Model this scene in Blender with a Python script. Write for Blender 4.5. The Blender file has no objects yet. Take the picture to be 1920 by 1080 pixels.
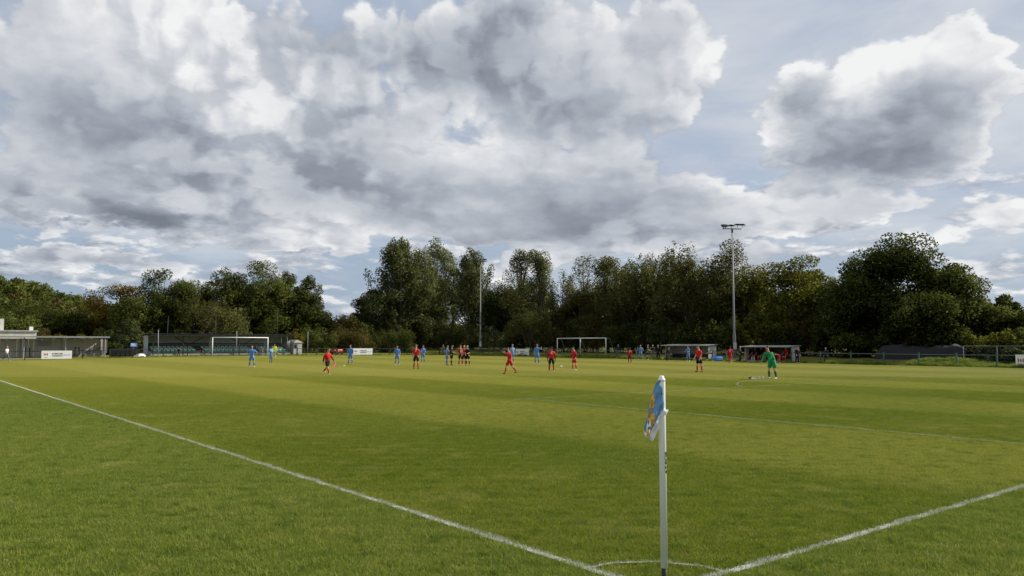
import bpy, bmesh, math, random
import numpy as np
from mathutils import Vector, Matrix, Quaternion

SC = bpy.context.scene
COL = SC.collection
R = math.radians
random.seed(7)

# ------------------------------------------------------------------ camera
F_PX, HORIZON, CAM_H = 1480.0, 646.0, 1.85
PITCH = math.atan((HORIZON - 540.0) / F_PX)
cam_data = bpy.data.cameras.new('camera')
cam_data.sensor_width = 36.0
cam_data.lens = 36.0 * F_PX / 1920.0
cam_data.clip_end = 6000.0
cam = bpy.data.objects.new('camera', cam_data)
COL.objects.link(cam)
cam.location = (0, 0, CAM_H)
cam.rotation_euler = (math.pi / 2 + PITCH, 0, 0)
SC.camera = cam

# ------------------------------------------------------------------ view / render
SC.render.engine = 'CYCLES'
SC.view_settings.view_transform = 'Standard'
SC.view_settings.look = 'None'
SC.view_settings.exposure = 0.35
SC.view_settings.gamma = 1.0
SC.cycles.max_bounces = 6
SC.cycles.diffuse_bounces = 4
SC.cycles.transparent_max_bounces = 16
SC.cycles.use_denoising = True
SC.cycles.denoiser = 'OPENIMAGEDENOISE'
SC.cycles.denoising_input_passes = 'RGB_ALBEDO_NORMAL'
SC.cycles.denoising_prefilter = 'ACCURATE'

# ------------------------------------------------------------------ sun
SUN_AZ, SUN_EL = R(70), R(36)      # azimuth clockwise from +Y (the view direction)
sun_dir = Vector((math.sin(SUN_AZ) * math.cos(SUN_EL), math.cos(SUN_AZ) * math.cos(SUN_EL), math.sin(SUN_EL)))
sun_data = bpy.data.lights.new('sun', 'SUN')
sun_data.energy = 5.0
sun_data.angle = R(0.53)
sun_data.color = (1.0, 0.93, 0.82)
sun = bpy.data.objects.new('sun', sun_data)
COL.objects.link(sun)
sun.rotation_euler = sun_dir.to_track_quat('Z', 'Y').to_euler()
sun.location = sun_dir * 50


# ------------------------------------------------------------------ node helper
class NT:
    """Small helper to write node trees as expressions."""
    def __init__(self, tree):
        self.t = tree

    def new(self, kind, **kw):
        n = self.t.nodes.new(kind)
        for k, v in kw.items():
            setattr(n, k, v)
        return n

    def put(self, sock, v):
        if isinstance(v, bpy.types.NodeSocket):
            self.t.links.new(v, sock)
        elif v is not None:
            if hasattr(sock.default_value, '__len__') and not hasattr(v, '__len__'):
                v = (v,) * len(sock.default_value)
            if hasattr(v, '__len__') and len(sock.default_value) == 4 and len(v) == 3:
                v = (*v, 1.0)
            sock.default_value = v

    def m(self, op, a, b=None, c=None, clamp=False):
        n = self.new('ShaderNodeMath', operation=op, use_clamp=clamp)
        self.put(n.inputs[0], a)
        if b is not None: self.put(n.inputs[1], b)
        if c is not None: self.put(n.inputs[2], c)
        return n.outputs[0]

    def vm(self, op, a, b=None, scale=None):
        n = self.new('ShaderNodeVectorMath', operation=op)
        self.put(n.inputs[0], a)
        if b is not None: self.put(n.inputs[1], b)
        if scale is not None: self.put(n.inputs['Scale'], scale)
        return n.outputs['Value'] if op in ('LENGTH', 'DOT_PRODUCT', 'DISTANCE') else n.outputs[0]

    def xyz(self, x=0.0, y=0.0, z=0.0):
        n = self.new('ShaderNodeCombineXYZ')
        for s, v in zip(n.inputs, (x, y, z)): self.put(s, v)
        return n.outputs[0]

    def sep(self, v):
        n = self.new('ShaderNodeSeparateXYZ')
        self.put(n.inputs[0], v)
        return n.outputs

    def noise(self, vec, scale=1.0, detail=4.0, rough=0.5, lac=2.0, dist=0.0, color=False, dims='3D'):
        n = self.new('ShaderNodeTexNoise', noise_dimensions=dims)
        self.put(n.inputs['Vector'], vec)
        for k, v in (('Scale', scale), ('Detail', detail), ('Roughness', rough), ('Lacunarity', lac), ('Distortion', dist)):
            self.put(n.inputs[k], v)
        return n.outputs['Color' if color else 'Fac']

    def voronoi(self, vec, scale=1.0, detail=0.0, rough=0.5, smooth=0.6, feature='SMOOTH_F1', dims='3D', out='Distance', rnd=1.0):
        n = self.new('ShaderNodeTexVoronoi', feature=feature, voronoi_dimensions=dims)
        self.put(n.inputs['Vector'], vec)
        self.put(n.inputs['Scale'], scale)
        self.put(n.inputs['Detail'], detail)
        self.put(n.inputs['Roughness'], rough)
        self.put(n.inputs['Randomness'], rnd)
        if feature == 'SMOOTH_F1': self.put(n.inputs['Smoothness'], smooth)
        return n.outputs[out]

    def rng(self, v, a, b, c=0.0, d=1.0, smooth=True):
        n = self.new('ShaderNodeMapRange', interpolation_type='SMOOTHSTEP' if smooth else 'LINEAR')
        for s, x in zip(n.inputs[:5], (v, a, b, c, d)): self.put(s, x)
        return n.outputs[0]

    def mix(self, fac, a, b, blend='MIX'):
        n = self.new('ShaderNodeMix', data_type='RGBA', blend_type=blend)
        self.put(n.inputs[0], fac)
        self.put(n.inputs[6], a)
        self.put(n.inputs[7], b)
        return n.outputs[2]

    def ramp(self, fac, stops, interp='LINEAR'):
        n = self.new('ShaderNodeValToRGB')
        cr = n.color_ramp
        cr.interpolation = interp
        while len(cr.elements) < len(stops): cr.elements.new(0.5)
        for e, (p, c) in zip(cr.elements, stops):
            e.position = p
            e.color = (*c, 1.0) if len(c) == 3 else c
        self.put(n.inputs[0], fac)
        return n.outputs[0]


def s2l(*c):
    """sRGB 0-255 to linear."""
    r = []
    for x in c:
        x = x / 255.0
        r.append(x / 12.92 if x <= 0.04045 else ((x + 0.055) / 1.055) ** 2.4)
    return tuple(r)


# ------------------------------------------------------------------ world: Nishita sky behind a field of cumulus
def pix_dir(x, y):
    """azimuth / elevation (radians) of a direction, written down from the photograph's frame"""
    a, b = (x - 960) / F_PX, -(y - 540) / F_PX
    X, Y, Z = a, math.cos(PITCH) - b * math.sin(PITCH), math.sin(PITCH) + b * math.cos(PITCH)
    return math.atan2(X, Y), math.atan2(Z, math.hypot(X, Y))


# cloud masses: (x, y, half width, half height, tilt deg, amount)
CLOUDS = [
    (250, 110, 360, 190, 12, 1.1), (470, 200, 230, 170, 28, 1.0), (70, 250, 300, 110, 0, .9),
    (760, 310, 270, 120, 18, 1.0), (560, 360, 360, 90, 4, .8), (930, 370, 200, 90, 10, .8),
    (640, 200, 180, 110, 30, .42), (900, 225, 160, 60, 10, .38), (480, 440, 300, 60, 0, .3), (1150, 455, 330, 45, 0, .35), (870, 80, 300, 105, 4, 1.2), (1090, 110, 220, 140, 0, 1.0), (1280, 110, 110, 115, 10, .8),
    (1120, 290, 260, 120, 0, .9), (1090, 425, 330, 80, 0, .9), (1270, 390, 140, 60, 0, .65),
    (1500, 190, 75, 70, 0, .8), (1560, 235, 115, 110, 0, 1.0), (1710, 180, 150, 125, -18, 1.1), (1825, 125, 95, 80, -10, 1.0), (1640, 318, 200, 85, -8, 1.1), (1770, 300, 80, 55, 0, .7),
    (1440, 388, 130, 40, 0, .85), (1590, 402, 150, 28, 0, .85),
    (1850, 420, 110, 48, 0, 1.0), (1590, 472, 100, 32, 0, .95), (1900, 545, 110, 32, 0, .8), (1400, 480, 90, 30, 0, .7),
    (90, 368, 200, 52, 4, 1.1), (290, 408, 200, 48, 8, 1.1),
    (540, 465, 80, 30, 0, .95), (655, 450, 70, 45, 30, .95), (90, 485, 170, 28, 0, .85), (270, 495, 220, 24, 0, .7),
    (150, 540, 230, 18, 0, .6), (940, 505, 110, 32, 0, .7),
]
# where sunlight breaks onto them (+) / where they are thick and grey (-)
TONE = [(350, 120, 240, 130, 20, .38), (560, 150, 100, 130, 35, .22), (430, 225, 120, 45, 20, .2), (890, 290, 170, 70, 25, .36), (890, 390, 75, 24, 0, .3),
        (1100, 50, 120, 90, 0, .24), (1290, 90, 95, 110, 0, .3), (1835, 95, 120, 75, 0, .5), (1660, 110, 90, 60, 0, .34), (1600, 180, 70, 70, 0, .3), (1500, 150, 50, 50, 0, .25), (1810, 300, 80, 60, 0, .42),
        (1430, 375, 150, 60, 0, .3), (1860, 420, 140, 70, 0, .36), (1590, 470, 120, 36, 0, .42), (650, 445, 80, 46, 30, .36), (545, 465, 80, 26, 0, .4),
        (100, 330, 190, 26, 4, .2), (310, 385, 160, 22, 8, .2), (1200, 445, 70, 40, 0, .2), (1890, 545, 100, 30, 0, .3), (950, 500, 70, 30, 0, .3),
        (760, 85, 230, 80, 0, -.22), (950, 130, 200, 80, 0, -.26), (90, 215, 260, 80, 5, -.17), (430, 340, 330, 80, 0, -.10),
        (1100, 225, 190, 30, 0, -.18), (1110, 330, 190, 36, 0, -.12), (1070, 410, 280, 50, 0, -.2), (1630, 300, 180, 65, 0, -.26), (1720, 225, 110, 60, -20, -.2), (1530, 250, 60, 90, 0, -.16),
        (140, 408, 180, 28, 4, -.22), (310, 432, 170, 22, 6, -.22), (1050, 470, 320, 36, 0, -.2)]


def blob_sum(N, P, blobs, soft, after=0.0):
    # each blob's vector carries the running sum in z (scaled away again), which keeps the nodes in sequence
    px, py, _ = N.sep(P)
    acc = None
    for (x, y, hw, hh, tilt, amt) in blobs:
        a, e = pix_dir(x, y)
        mp = N.new('ShaderNodeMapping', vector_type='TEXTURE')
        N.put(mp.inputs['Vector'], N.xyz(px, py, after if acc is None else acc))
        mp.inputs['Location'].default_value = (a, e, 0)
        mp.inputs['Rotation'].default_value = (0, 0, -R(tilt))
        mp.inputs['Scale'].default_value = (hw / F_PX * soft, hh / F_PX * soft, 1e9)
        ln = N.vm('LENGTH', mp.outputs[0])
        g = N.rng(ln, 0.0, 1.0, amt, 0.0)
        acc = g if acc is None else N.m('ADD', acc, g)
    return acc


def build_world():
    w = bpy.data.worlds.new('World'); SC.world = w
    w.use_nodes = True
    w.cycles.sampling_method = 'MANUAL'; w.cycles.sample_map_resolution = 256
    t = w.node_tree; t.nodes.clear()
    N = NT(t)
    tc = N.new('ShaderNodeTexCoord')
    d = N.vm('NORMALIZE', tc.outputs['Generated'])
    x, y, z = N.sep(d)
    az = N.m('ARCTAN2', x, y); el = N.m('ARCSINE', z)
    P = N.xyz(az, el, 0)
    # lumps get smaller and flatter towards the horizon, as a layer seen from below does
    k = N.m('DIVIDE', .5, N.m('ADD', N.m('MAXIMUM', z, 0.0), .30))
    Dn = N.vm('MULTIPLY', N.vm('SCALE', d, scale=k), (1, 1, 1.7))
    sky = N.new('ShaderNodeTexSky', sky_type='NISHITA')
    sky.sun_disc = False; sky.sun_elevation = SUN_EL; sky.sun_rotation = SUN_AZ
    sky.air_density = 1.0; sky.dust_density = 1.0; sky.ozone_density = 1.2

    EXPO = 2 ** SC.view_settings.exposure
    w2 = N.vm('SUBTRACT', N.noise(Dn, 12.0, 5.0, .62, color=True), (.5, .5, .5))
    w1 = N.vm('SUBTRACT', N.noise(Dn, 4.5, 1.0, .5, color=True), (.5, .5, .5))
    Pw = N.vm('ADD', P, N.vm('MULTIPLY', w1, (.09, .045, 0)))
    Pw = N.vm('ADD', Pw, N.vm('MULTIPLY', w2, (.085, .062, 0)))

    def fine_at(q):
        qw = N.vm('ADD', q, N.vm('SCALE', w2, scale=.036))
        qx, qy, qz = N.sep(qw)
        bil = N.voronoi(N.xyz(N.m('ARCTAN2', qx, qy), N.m('MULTIPLY', qz, 1.5), 0), 12.0, 2.5, .55, feature='F1', dims='2D')
        fb = N.noise(qw, 4.5, 6.0, .6)
        return N.m('ADD', N.m('MULTIPLY', N.m('SUBTRACT', .42, bil), .8), N.m('MULTIPLY', N.m('SUBTRACT', fb, .5), .9))
    fine = fine_at(Dn)
    # soft modelling: the lumps sampled a little towards the sun are thinner on the lit side
    qs = N.vm('ADD', Dn, N.vm('SCALE', w2, scale=.045))
    sh0 = N.noise(qs, 6.0, 4.0, .56)
    sh1 = N.noise(N.vm('ADD', qs, N.vm('SCALE', N.xyz(.022, .005, .045), scale=k)), 6.0, 4.0, .56)
    lit = N.rng(N.m('SUBTRACT', sh0, sh1), -.16, .16, -1, 1, smooth=False)
    # crisp cauliflower relief where the tops break through
    fine1 = fine_at(N.vm('ADD', Dn, N.vm('SCALE', N.xyz(.014, .003, .026), scale=k)))
    puff = N.rng(N.noise(Dn, 2.6, 2.0, .5), .42, .60)
    lit2 = N.m('MULTIPLY', N.rng(N.m('SUBTRACT', fine, fine1), -.22, .22, -1, 1, smooth=False), N.m('ADD', .25, N.m('MULTIPLY', puff, .75)))
    placed = blob_sum(N, Pw, CLOUDS, 1.5, N.m('ADD', lit, lit2))
    far = N.noise(Dn, 1.7, 2.0, .5)                     # clouds elsewhere in the sky
    out = N.m('MAXIMUM', N.rng(N.m('ABSOLUTE', az), .62, .85), N.rng(el, .42, .6))
    elsewhere = N.m('MULTIPLY', out, N.rng(far, .36, .62, 0, .95))
    dens = N.m('ADD', N.m('ADD', placed, elsewhere), N.m('MULTIPLY', fine, .95))
    alpha = N.rng(dens, .26, .54)
    rim = N.m('MULTIPLY', N.rng(dens, .28, .5), N.rng(dens, .55, 1.0, 1.0, 0.0))
    tone = blob_sum(N, Pw, TONE, 1.5, dens)
    lum = N.m('ADD', N.m('ADD', .59, N.m('MULTIPLY', lit, .10)), N.m('MULTIPLY', lit2, .17))
    lum = N.m('SUBTRACT', lum, N.rng(dens, .7, 2.2, 0, .10))
    lum = N.m('ADD', lum, N.m('MULTIPLY', tone, .74))
    lum = N.m('ADD', lum, N.m('MULTIPLY', fine, .19))
    lum = N.m('ADD', lum, N.m('MULTIPLY', rim, .20))
    RAMP = [(0.0, s2l(120, 128, 140)), (.25, s2l(146, 153, 165)), (.5, s2l(178, 184, 194)), (.75, s2l(209, 212, 218)), (1.0, s2l(242, 243, 243))]
    cloud = N.ramp(lum, RAMP)
    # rows of small flat-based cumulus low down, far away
    lowp = N.xyz(N.m('MULTIPLY', az, 9.0), N.m('MULTIPLY', el, 30.0), 0)
    low0 = N.noise(lowp, 1.0, 5.0, .6, dims='2D')
    low1 = N.noise(N.vm('ADD', lowp, (.10, .16, 0)), 1.0, 5.0, .6, dims='2D')
    low_a = N.m('MULTIPLY', N.rng(low0, .47, .60), N.rng(el, .24, .15))
    low_l = N.rng(N.m('SUBTRACT', low0, low1), -.11, .13, .22, .95, smooth=False)
    low_c = N.ramp(low_l, RAMP)
    # thin grey veil over the blue
    veil = N.noise(N.vm('MULTIPLY', Dn, (1, 1, 2.6)), 3.2, 5.0, .6, dist=.3)
    veil_c = N.mix(N.rng(veil, .36, .66), N.mix(N.rng(el, .06, .2), s2l(152, 171, 194), s2l(176, 187, 205)), N.mix(N.rng(el, .06, .2), s2l(190, 201, 214), s2l(208, 213, 221)))
    BG = .1
    back = N.mix(N.rng(veil, .2, .55, .68, .97), sky.outputs[0], N.vm('SCALE', veil_c, scale=1 / BG / EXPO))
    back = N.mix(N.m('MULTIPLY', low_a, .85), back, N.vm('SCALE', low_c, scale=1 / BG / EXPO))
    col = N.mix(alpha, back, N.vm('SCALE', cloud, scale=1 / BG / EXPO))
    bg = N.new('ShaderNodeBackground')
    N.put(bg.inputs['Color'], col); bg.inputs['Strength'].default_value = BG
    o = N.new('ShaderNodeOutputWorld')
    t.links.new(bg.outputs[0], o.inputs['Surface'])


build_world()


# ------------------------------------------------------------------ layout: the pitch frame
# u runs along the near goal line (away to the right), v along the near touchline (away to the left)
PITCH_ANG = R(51.7)
U2 = np.array([math.sin(PITCH_ANG), math.cos(PITCH_ANG)])
V2 = np.array([-U2[1], U2[0]])
CORNER = np.array([1.118, 6.038])
PW, PL = 64.0, 100.0
BU, BV = 11.95, 16.9


def sstep(x, a, b):
    t = np.clip((np.asarray(x, float) - a) / (b - a), 0, 1)
    return t * t * (3 - 2 * t)


def uv_xy(u, v):
    return CORNER[0] + u * U2[0] + v * V2[0], CORNER[1] + u * U2[1] + v * V2[1]


def xy_uv(x, y):
    dx, dy = x - CORNER[0], y - CORNER[1]
    return dx * U2[0] + dy * U2[1], dx * V2[0] + dy * V2[1]


def gz_uv(u, v):
    """ground height: a slightly crowned pitch, a low bank behind the rail, woodland ground rising beyond"""
    crown = .33 * sstep(v, 15, 95) * np.where(np.asarray(u) < 32, sstep(u, 2, 32), 1 - .4 * sstep(u, 32, 62))
    bank = .45 * sstep(u, 66.5, 74) + .25 * sstep(v, 105, 112)
    far = np.hypot(np.asarray(u) - 32, np.asarray(v) - 50)
    rise = 3.0 * sstep(far, 120, 420)
    return crown + bank + rise


def gz(x, y):
    return float(gz_uv(*xy_uv(x, y)))


def pix_ray(x, y):
    a, b = (x - 960) / F_PX, -(y - 540) / F_PX
    return a, math.cos(PITCH) - b * math.sin(PITCH), math.sin(PITCH) + b * math.cos(PITCH)


def at(x, Y, dz=None):
    """ground position in azimuth x at depth Y"""
    a, b, c = pix_ray(x, HORIZON)
    X = a / b * Y
    return X, Y, gz(X, Y)


def foot(x, y):
    """where the line of sight through (x, y) meets the ground"""
    a, b, c = pix_ray(x, y)
    t = 3.0
    while t < 400 and CAM_H + c * t > gz(a * t, b * t):
        t += .1
    return a * t, b * t, gz(a * t, b * t)


def px_h(dpx, Y):
    return dpx / F_PX * Y


# ------------------------------------------------------------------ mesh helpers
def mesh_obj(name, verts, faces, mat=None, parent=None, smooth=False, loc=None, rotz=0.0):
    me = bpy.data.meshes.new(name)
    me.from_pydata([tuple(v) for v in verts], [], [tuple(f) for f in faces])
    me.update()
    if smooth:
        me.polygons.foreach_set('use_smooth', [True] * len(me.polygons))
    if mat is not None:
        for m_ in (mat if isinstance(mat, (list, tuple)) else [mat]): me.materials.append(m_)
    return link(name, me, parent, loc, rotz)


def link(name, data, parent=None, loc=None, rotz=0.0):
    o = bpy.data.objects.new(name, data)
    COL.objects.link(o)
    if loc is not None: o.location = loc
    if rotz: o.rotation_euler = (0, 0, rotz)
    if parent is not None: o.parent = parent
    return o


def tag(o, label=None, cat=None, group=None, kind=None):
    if label: o['label'] = label
    if cat: o['category'] = cat
    if group: o['group'] = group
    if kind: o['kind'] = kind
    return o


def thing(name, label, cat, loc=(0, 0, 0), rotz=0.0, group=None):
    o = bpy.data.objects.new(name, None)
    o.empty_display_size = .3
    COL.objects.link(o)
    o.location = loc
    o.rotation_euler = (0, 0, rotz)
    return tag(o, label, cat, group)


class MB:
    """collects simple shapes into one mesh"""
    def __init__(self):
        self.v, self.f = [], []

    def add(self, vs, fs):
        n = len(self.v)
        self.v += [tuple(p) for p in vs]
        self.f += [tuple(i + n for i in q) for q in fs]
        return self

    def box(self, c, s, rotz=0.0, M=None):
        x, y, z = s[0] / 2, s[1] / 2, s[2] / 2
        vs = [Vector(p) for p in ((-x, -y, -z), (x, -y, -z), (x, y, -z), (-x, y, -z), (-x, -y, z), (x, -y, z), (x, y, z), (-x, y, z))]
        rot = M if M is not None else Matrix.Rotation(rotz, 3, 'Z')
        vs = [rot @ p + Vector(c) for p in vs]
        return self.add(vs, [(0, 3, 2, 1), (4, 5, 6, 7), (0, 1, 5, 4), (1, 2, 6, 5), (2, 3, 7, 6), (3, 0, 4, 7)])

    def tube(self, pts, radii, n=8, cap=True):
        pts = [Vector(p) for p in pts]
        if not hasattr(radii, '__len__'): radii = [radii] * len(pts)
        vs, fs = [], []
        prev = None
        for i, p in enumerate(pts):
            d = (pts[min(i + 1, len(pts) - 1)] - pts[max(i - 1, 0)]).normalized()
            if prev is None:
                a = d.orthogonal().normalized()
            else:
                a = (prev - d * prev.dot(d))
                a = a.normalized() if a.length > 1e-6 else d.orthogonal().normalized()
            prev = a
            b = d.cross(a)
            for k in range(n):
                t = 2 * math.pi * k / n
                vs.append(p + (a * math.cos(t) + b * math.sin(t)) * radii[i])
        for i in range(len(pts) - 1):
            for k in range(n):
                k2 = (k + 1) % n
                fs.append((i * n + k, i * n + k2, (i + 1) * n + k2, (i + 1) * n + k))
        if cap:
            fs.append(tuple(range(n - 1, -1, -1)))
            fs.append(tuple(range((len(pts) - 1) * n, len(pts) * n)))
        return self.add(vs, fs)

    def lathe(self, prof, n=16, c=(0, 0, 0)):
        vs, fs = [], []
        for r_, z_ in prof:
            for k in range(n):
                t = 2 * math.pi * k / n
                vs.append((c[0] + r_ * math.cos(t), c[1] + r_ * math.sin(t), c[2] + z_))
        for i in range(len(prof) - 1):
            for k in range(n):
                k2 = (k + 1) % n
                fs.append((i * n + k, i * n + k2, (i + 1) * n + k2, (i + 1) * n + k))
        fs.append(tuple(range(n - 1, -1, -1)))
        fs.append(tuple(range((len(prof) - 1) * n, len(prof) * n)))
        return self.add(vs, fs)

    def mesh(self, name, mat=None, smooth=False):
        me = bpy.data.meshes.new(name)
        me.from_pydata(self.v, [], self.f)
        me.update()
        if smooth: me.polygons.foreach_set('use_smooth', [True] * len(me.polygons))
        if mat is not None: me.materials.append(mat)
        return me

    def build(self, name, mat=None, parent=None, smooth=False, loc=None, rotz=0.0, bevel=0.0):
        o = link(name, self.mesh(name, mat, smooth), parent, loc, rotz)
        if bevel:
            b = o.modifiers.new('bevel', 'BEVEL'); b.width = bevel; b.segments = 2; b.limit_method = 'ANGLE'
        return o


# ------------------------------------------------------------------ materials
MATS = {}


def new_mat(name):
    m_ = bpy.data.materials.new(name)
    m_.use_nodes = True
    t = m_.node_tree
    t.nodes.clear()
    N = NT(t)
    return m_, N, N.new('ShaderNodeOutputMaterial')


def plain(name, col, rough=.6, metal=0.0, var=.12, scale=3.0, spec=.4, bump=0.0, dirt=None):
    """painted / plastic / metal surface with a little uneven wear"""
    if name in MATS: return MATS[name]
    m_, N, o = new_mat(name)
    tc = N.new('ShaderNodeTexCoord').outputs['Object']
    n1 = N.noise(tc, scale, 5, .6)
    c = N.mix(N.rng(n1, .3, .75), tuple(x * (1 - var) for x in col), tuple(min(1, x * (1 + var)) for x in col))
    if dirt:
        c = N.mix(N.rng(N.noise(tc, scale * .7, 6, .65), .5, .75, 0, .7), c, dirt)
    p = N.new('ShaderNodeBsdfPrincipled')
    N.put(p.inputs['Base Color'], c)
    N.put(p.inputs['Roughness'], N.rng(n1, .2, .8, rough * .85, min(1, rough * 1.15)))
    p.inputs['Metallic'].default_value = metal
    p.inputs['Specular IOR Level'].default_value = spec
    if bump:
        b = N.new('ShaderNodeBump'); b.inputs['Strength'].default_value = bump; b.inputs['Distance'].default_value = .01
        N.put(b.inputs['Height'], N.noise(tc, scale * 12, 3, .6)); N.put(p.inputs['Normal'], b.outputs[0])
    m_.node_tree.links.new(p.outputs[0], o.inputs['Surface'])
    MATS[name] = m_
    return m_


def turf_group():
    """colour of the turf at a world position: mown stripes along the pitch, worn and lush patches, dry straw, backlit glow of the far grass"""
    g = bpy.data.node_groups.new('turf_colour', 'ShaderNodeTree')
    g.interface.new_socket('Pos', in_out='INPUT', socket_type='NodeSocketVector')
    g.interface.new_socket('Color', in_out='OUTPUT', socket_type='NodeSocketColor')
    g.interface.new_socket('U', in_out='OUTPUT', socket_type='NodeSocketFloat')
    g.interface.new_socket('V', in_out='OUTPUT', socket_type='NodeSocketFloat')
    N = NT(g)
    gi = N.new('NodeGroupInput'); go = N.new('NodeGroupOutput')
    P = gi.outputs[0]
    rel = N.vm('SUBTRACT', P, (CORNER[0], CORNER[1], 0))
    u = N.vm('DOT_PRODUCT', rel, (U2[0], U2[1], 0)); v = N.vm('DOT_PRODUCT', rel, (V2[0], V2[1], 0))
    flat = N.vm('MULTIPLY', P, (1, 1, 0))
    n_big = N.noise(flat, .11, 4, .55)
    n_mid = N.noise(flat, .7, 4, .6)
    n_fine = N.noise(flat, 9.0, 3, .65)
    n_clump = N.noise(flat, 3.2, 3, .6)
    n_str = N.noise(N.vm('MULTIPLY', flat, (1, 1.0, 1)), 38.0, 2, .6)
    inside = N.m('MULTIPLY', N.m('MULTIPLY', N.rng(u, -.1, .1), N.rng(u, PW + .1, PW - .1)), N.m('MULTIPLY', N.rng(v, -.1, .1), N.rng(v, PL + .1, PL - .1)))
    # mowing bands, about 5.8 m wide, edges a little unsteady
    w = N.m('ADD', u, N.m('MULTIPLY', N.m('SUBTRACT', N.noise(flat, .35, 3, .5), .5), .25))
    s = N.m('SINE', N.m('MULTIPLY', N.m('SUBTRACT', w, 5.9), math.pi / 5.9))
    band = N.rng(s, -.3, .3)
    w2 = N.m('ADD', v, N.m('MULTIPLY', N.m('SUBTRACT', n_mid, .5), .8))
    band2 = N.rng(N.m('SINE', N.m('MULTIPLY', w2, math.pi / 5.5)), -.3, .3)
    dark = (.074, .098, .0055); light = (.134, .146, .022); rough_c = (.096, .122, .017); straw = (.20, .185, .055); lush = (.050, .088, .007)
    pitch_c = N.mix(N.m('ADD', N.m('MULTIPLY', band, .75), N.m('MULTIPLY', band2, .22)), dark, light)  # light off the leaning blades, put into the stripe colours
    c = N.mix(inside, rough_c, pitch_c)
    c = N.mix(N.rng(n_big, .45, .68, 0, .45), c, lush)
    c = N.mix(N.rng(n_mid, .52, .78, 0, .5), c, straw)
    c = N.mix(N.rng(n_clump, .48, .72, 0, .7), c, (.038, .074, .006))
    c = N.mix(N.rng(n_clump, .48, .25, 0, .35), c, (.17, .165, .045))
    c = N.mix(N.rng(n_fine, .5, .85, 0, .35), c, (.12, .13, .025))
    c = N.mix(N.rng(n_fine, .5, .2, 0, .5), c, (.024, .036, .004))
    c = N.mix(N.rng(n_str, .58, .8, 0, .35), c, straw)
    # glow of backlit grass put into the colour, yellower towards the far end
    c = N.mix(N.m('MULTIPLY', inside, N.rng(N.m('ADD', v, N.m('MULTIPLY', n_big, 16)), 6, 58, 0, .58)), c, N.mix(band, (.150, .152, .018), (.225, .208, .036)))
    # woodland floor of soil and leaf litter under the trees
    wood = N.m('MAXIMUM', N.rng(N.m('ADD', u, N.m('MULTIPLY', n_mid, 3.0)), 73.5, 76.0), N.rng(N.m('ADD', v, N.m('MULTIPLY', n_mid, 3.0)), 112.5, 115.0))
    c = N.mix(wood, c, N.mix(N.rng(n_fine, .35, .65), (.020, .018, .010), (.050, .042, .022)))
    N.put(go.inputs['Color'], c); N.put(go.inputs['U'], u); N.put(go.inputs['V'], v)
    return g


TURF = turf_group()


def line_mask(N, u, v, pos):
    """ragged chalk: near touchline, near goal line and the corner arc, with worn gaps"""
    nz = N.m('MULTIPLY', N.m('SUBTRACT', N.noise(pos, 22.0, 3, .65), .5), .085)
    au = N.m('ABSOLUTE', N.m('SUBTRACT', u, .0)); av = N.m('ABSOLUTE', N.m('SUBTRACT', v, .0))
    wear = N.rng(N.noise(pos, 1.6, 3, .6), .35, .6, -.022, .006)
    half = N.m('ADD', N.m('ADD', .052, nz), wear)
    l1 = N.m('MULTIPLY', N.m('LESS_THAN', au, half), N.m('GREATER_THAN', v, -.05))
    l2 = N.m('MULTIPLY', N.m('LESS_THAN', av, half), N.m('GREATER_THAN', u, -.05))
    rr = N.m('ABSOLUTE', N.m('SUBTRACT', N.m('SQRT', N.m('ADD', N.m('MULTIPLY', u, u), N.m('MULTIPLY', v, v))), .80))
    l3 = N.m('MULTIPLY', N.m('MULTIPLY', N.m('LESS_THAN', rr, N.m('MULTIPLY', half, .72)), N.m('GREATER_THAN', u, 0.0)), N.m('GREATER_THAN', v, 0.0))
    l3 = N.m('MULTIPLY', l3, .75)
    l3 = N.m('MULTIPLY', l3, .7)
    # penalty area: side and front line, painted long ago
    bu = N.m('ABSOLUTE', N.m('SUBTRACT', u, N.m('ADD', BU, N.m('MULTIPLY', v, .5 / BV))))
    l4 = N.m('MULTIPLY', N.m('MULTIPLY', N.m('LESS_THAN', bu, half), N.m('GREATER_THAN', v, 0.0)), N.m('LESS_THAN', v, BV))
    l5 = N.m('MULTIPLY', N.m('MULTIPLY', N.m('LESS_THAN', N.m('ABSOLUTE', N.m('SUBTRACT', v, BV)), half), N.m('GREATER_THAN', u, BU)), N.m('LESS_THAN', u, PW - BU))
    return N.m('MAXIMUM', N.m('MAXIMUM', N.m('MAXIMUM', l1, l2), l3), N.m('MULTIPLY', N.m('MAXIMUM', l4, l5), .85))


def make_turf_mat():
    m_, N, o = new_mat('turf')
    geo = N.new('ShaderNodeNewGeometry')
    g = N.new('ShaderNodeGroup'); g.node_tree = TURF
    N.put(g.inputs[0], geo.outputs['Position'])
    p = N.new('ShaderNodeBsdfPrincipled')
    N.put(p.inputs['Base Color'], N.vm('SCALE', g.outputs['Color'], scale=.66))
    p.inputs['Roughness'].default_value = .85
    p.inputs['Specular IOR Level'].default_value = .05
    p.inputs['Sheen Weight'].default_value = .24
    p.inputs['Sheen Roughness'].default_value = .45
    p.inputs['Sheen Tint'].default_value = (.9, .84, .16, 1)
    b = N.new('ShaderNodeBump'); b.inputs['Strength'].default_value = .9; b.inputs['Distance'].default_value = .035
    N.put(b.inputs['Height'], N.m('ADD', N.noise(geo.outputs['Position'], 30.0, 3, .7), N.m('MULTIPLY', N.noise(geo.outputs['Position'], 4.0, 3, .6), 1.4)))
    N.put(p.inputs['Normal'], b.outputs[0])
    m_.node_tree.links.new(p.outputs[0], o.inputs['Surface'])
    return m_


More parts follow.
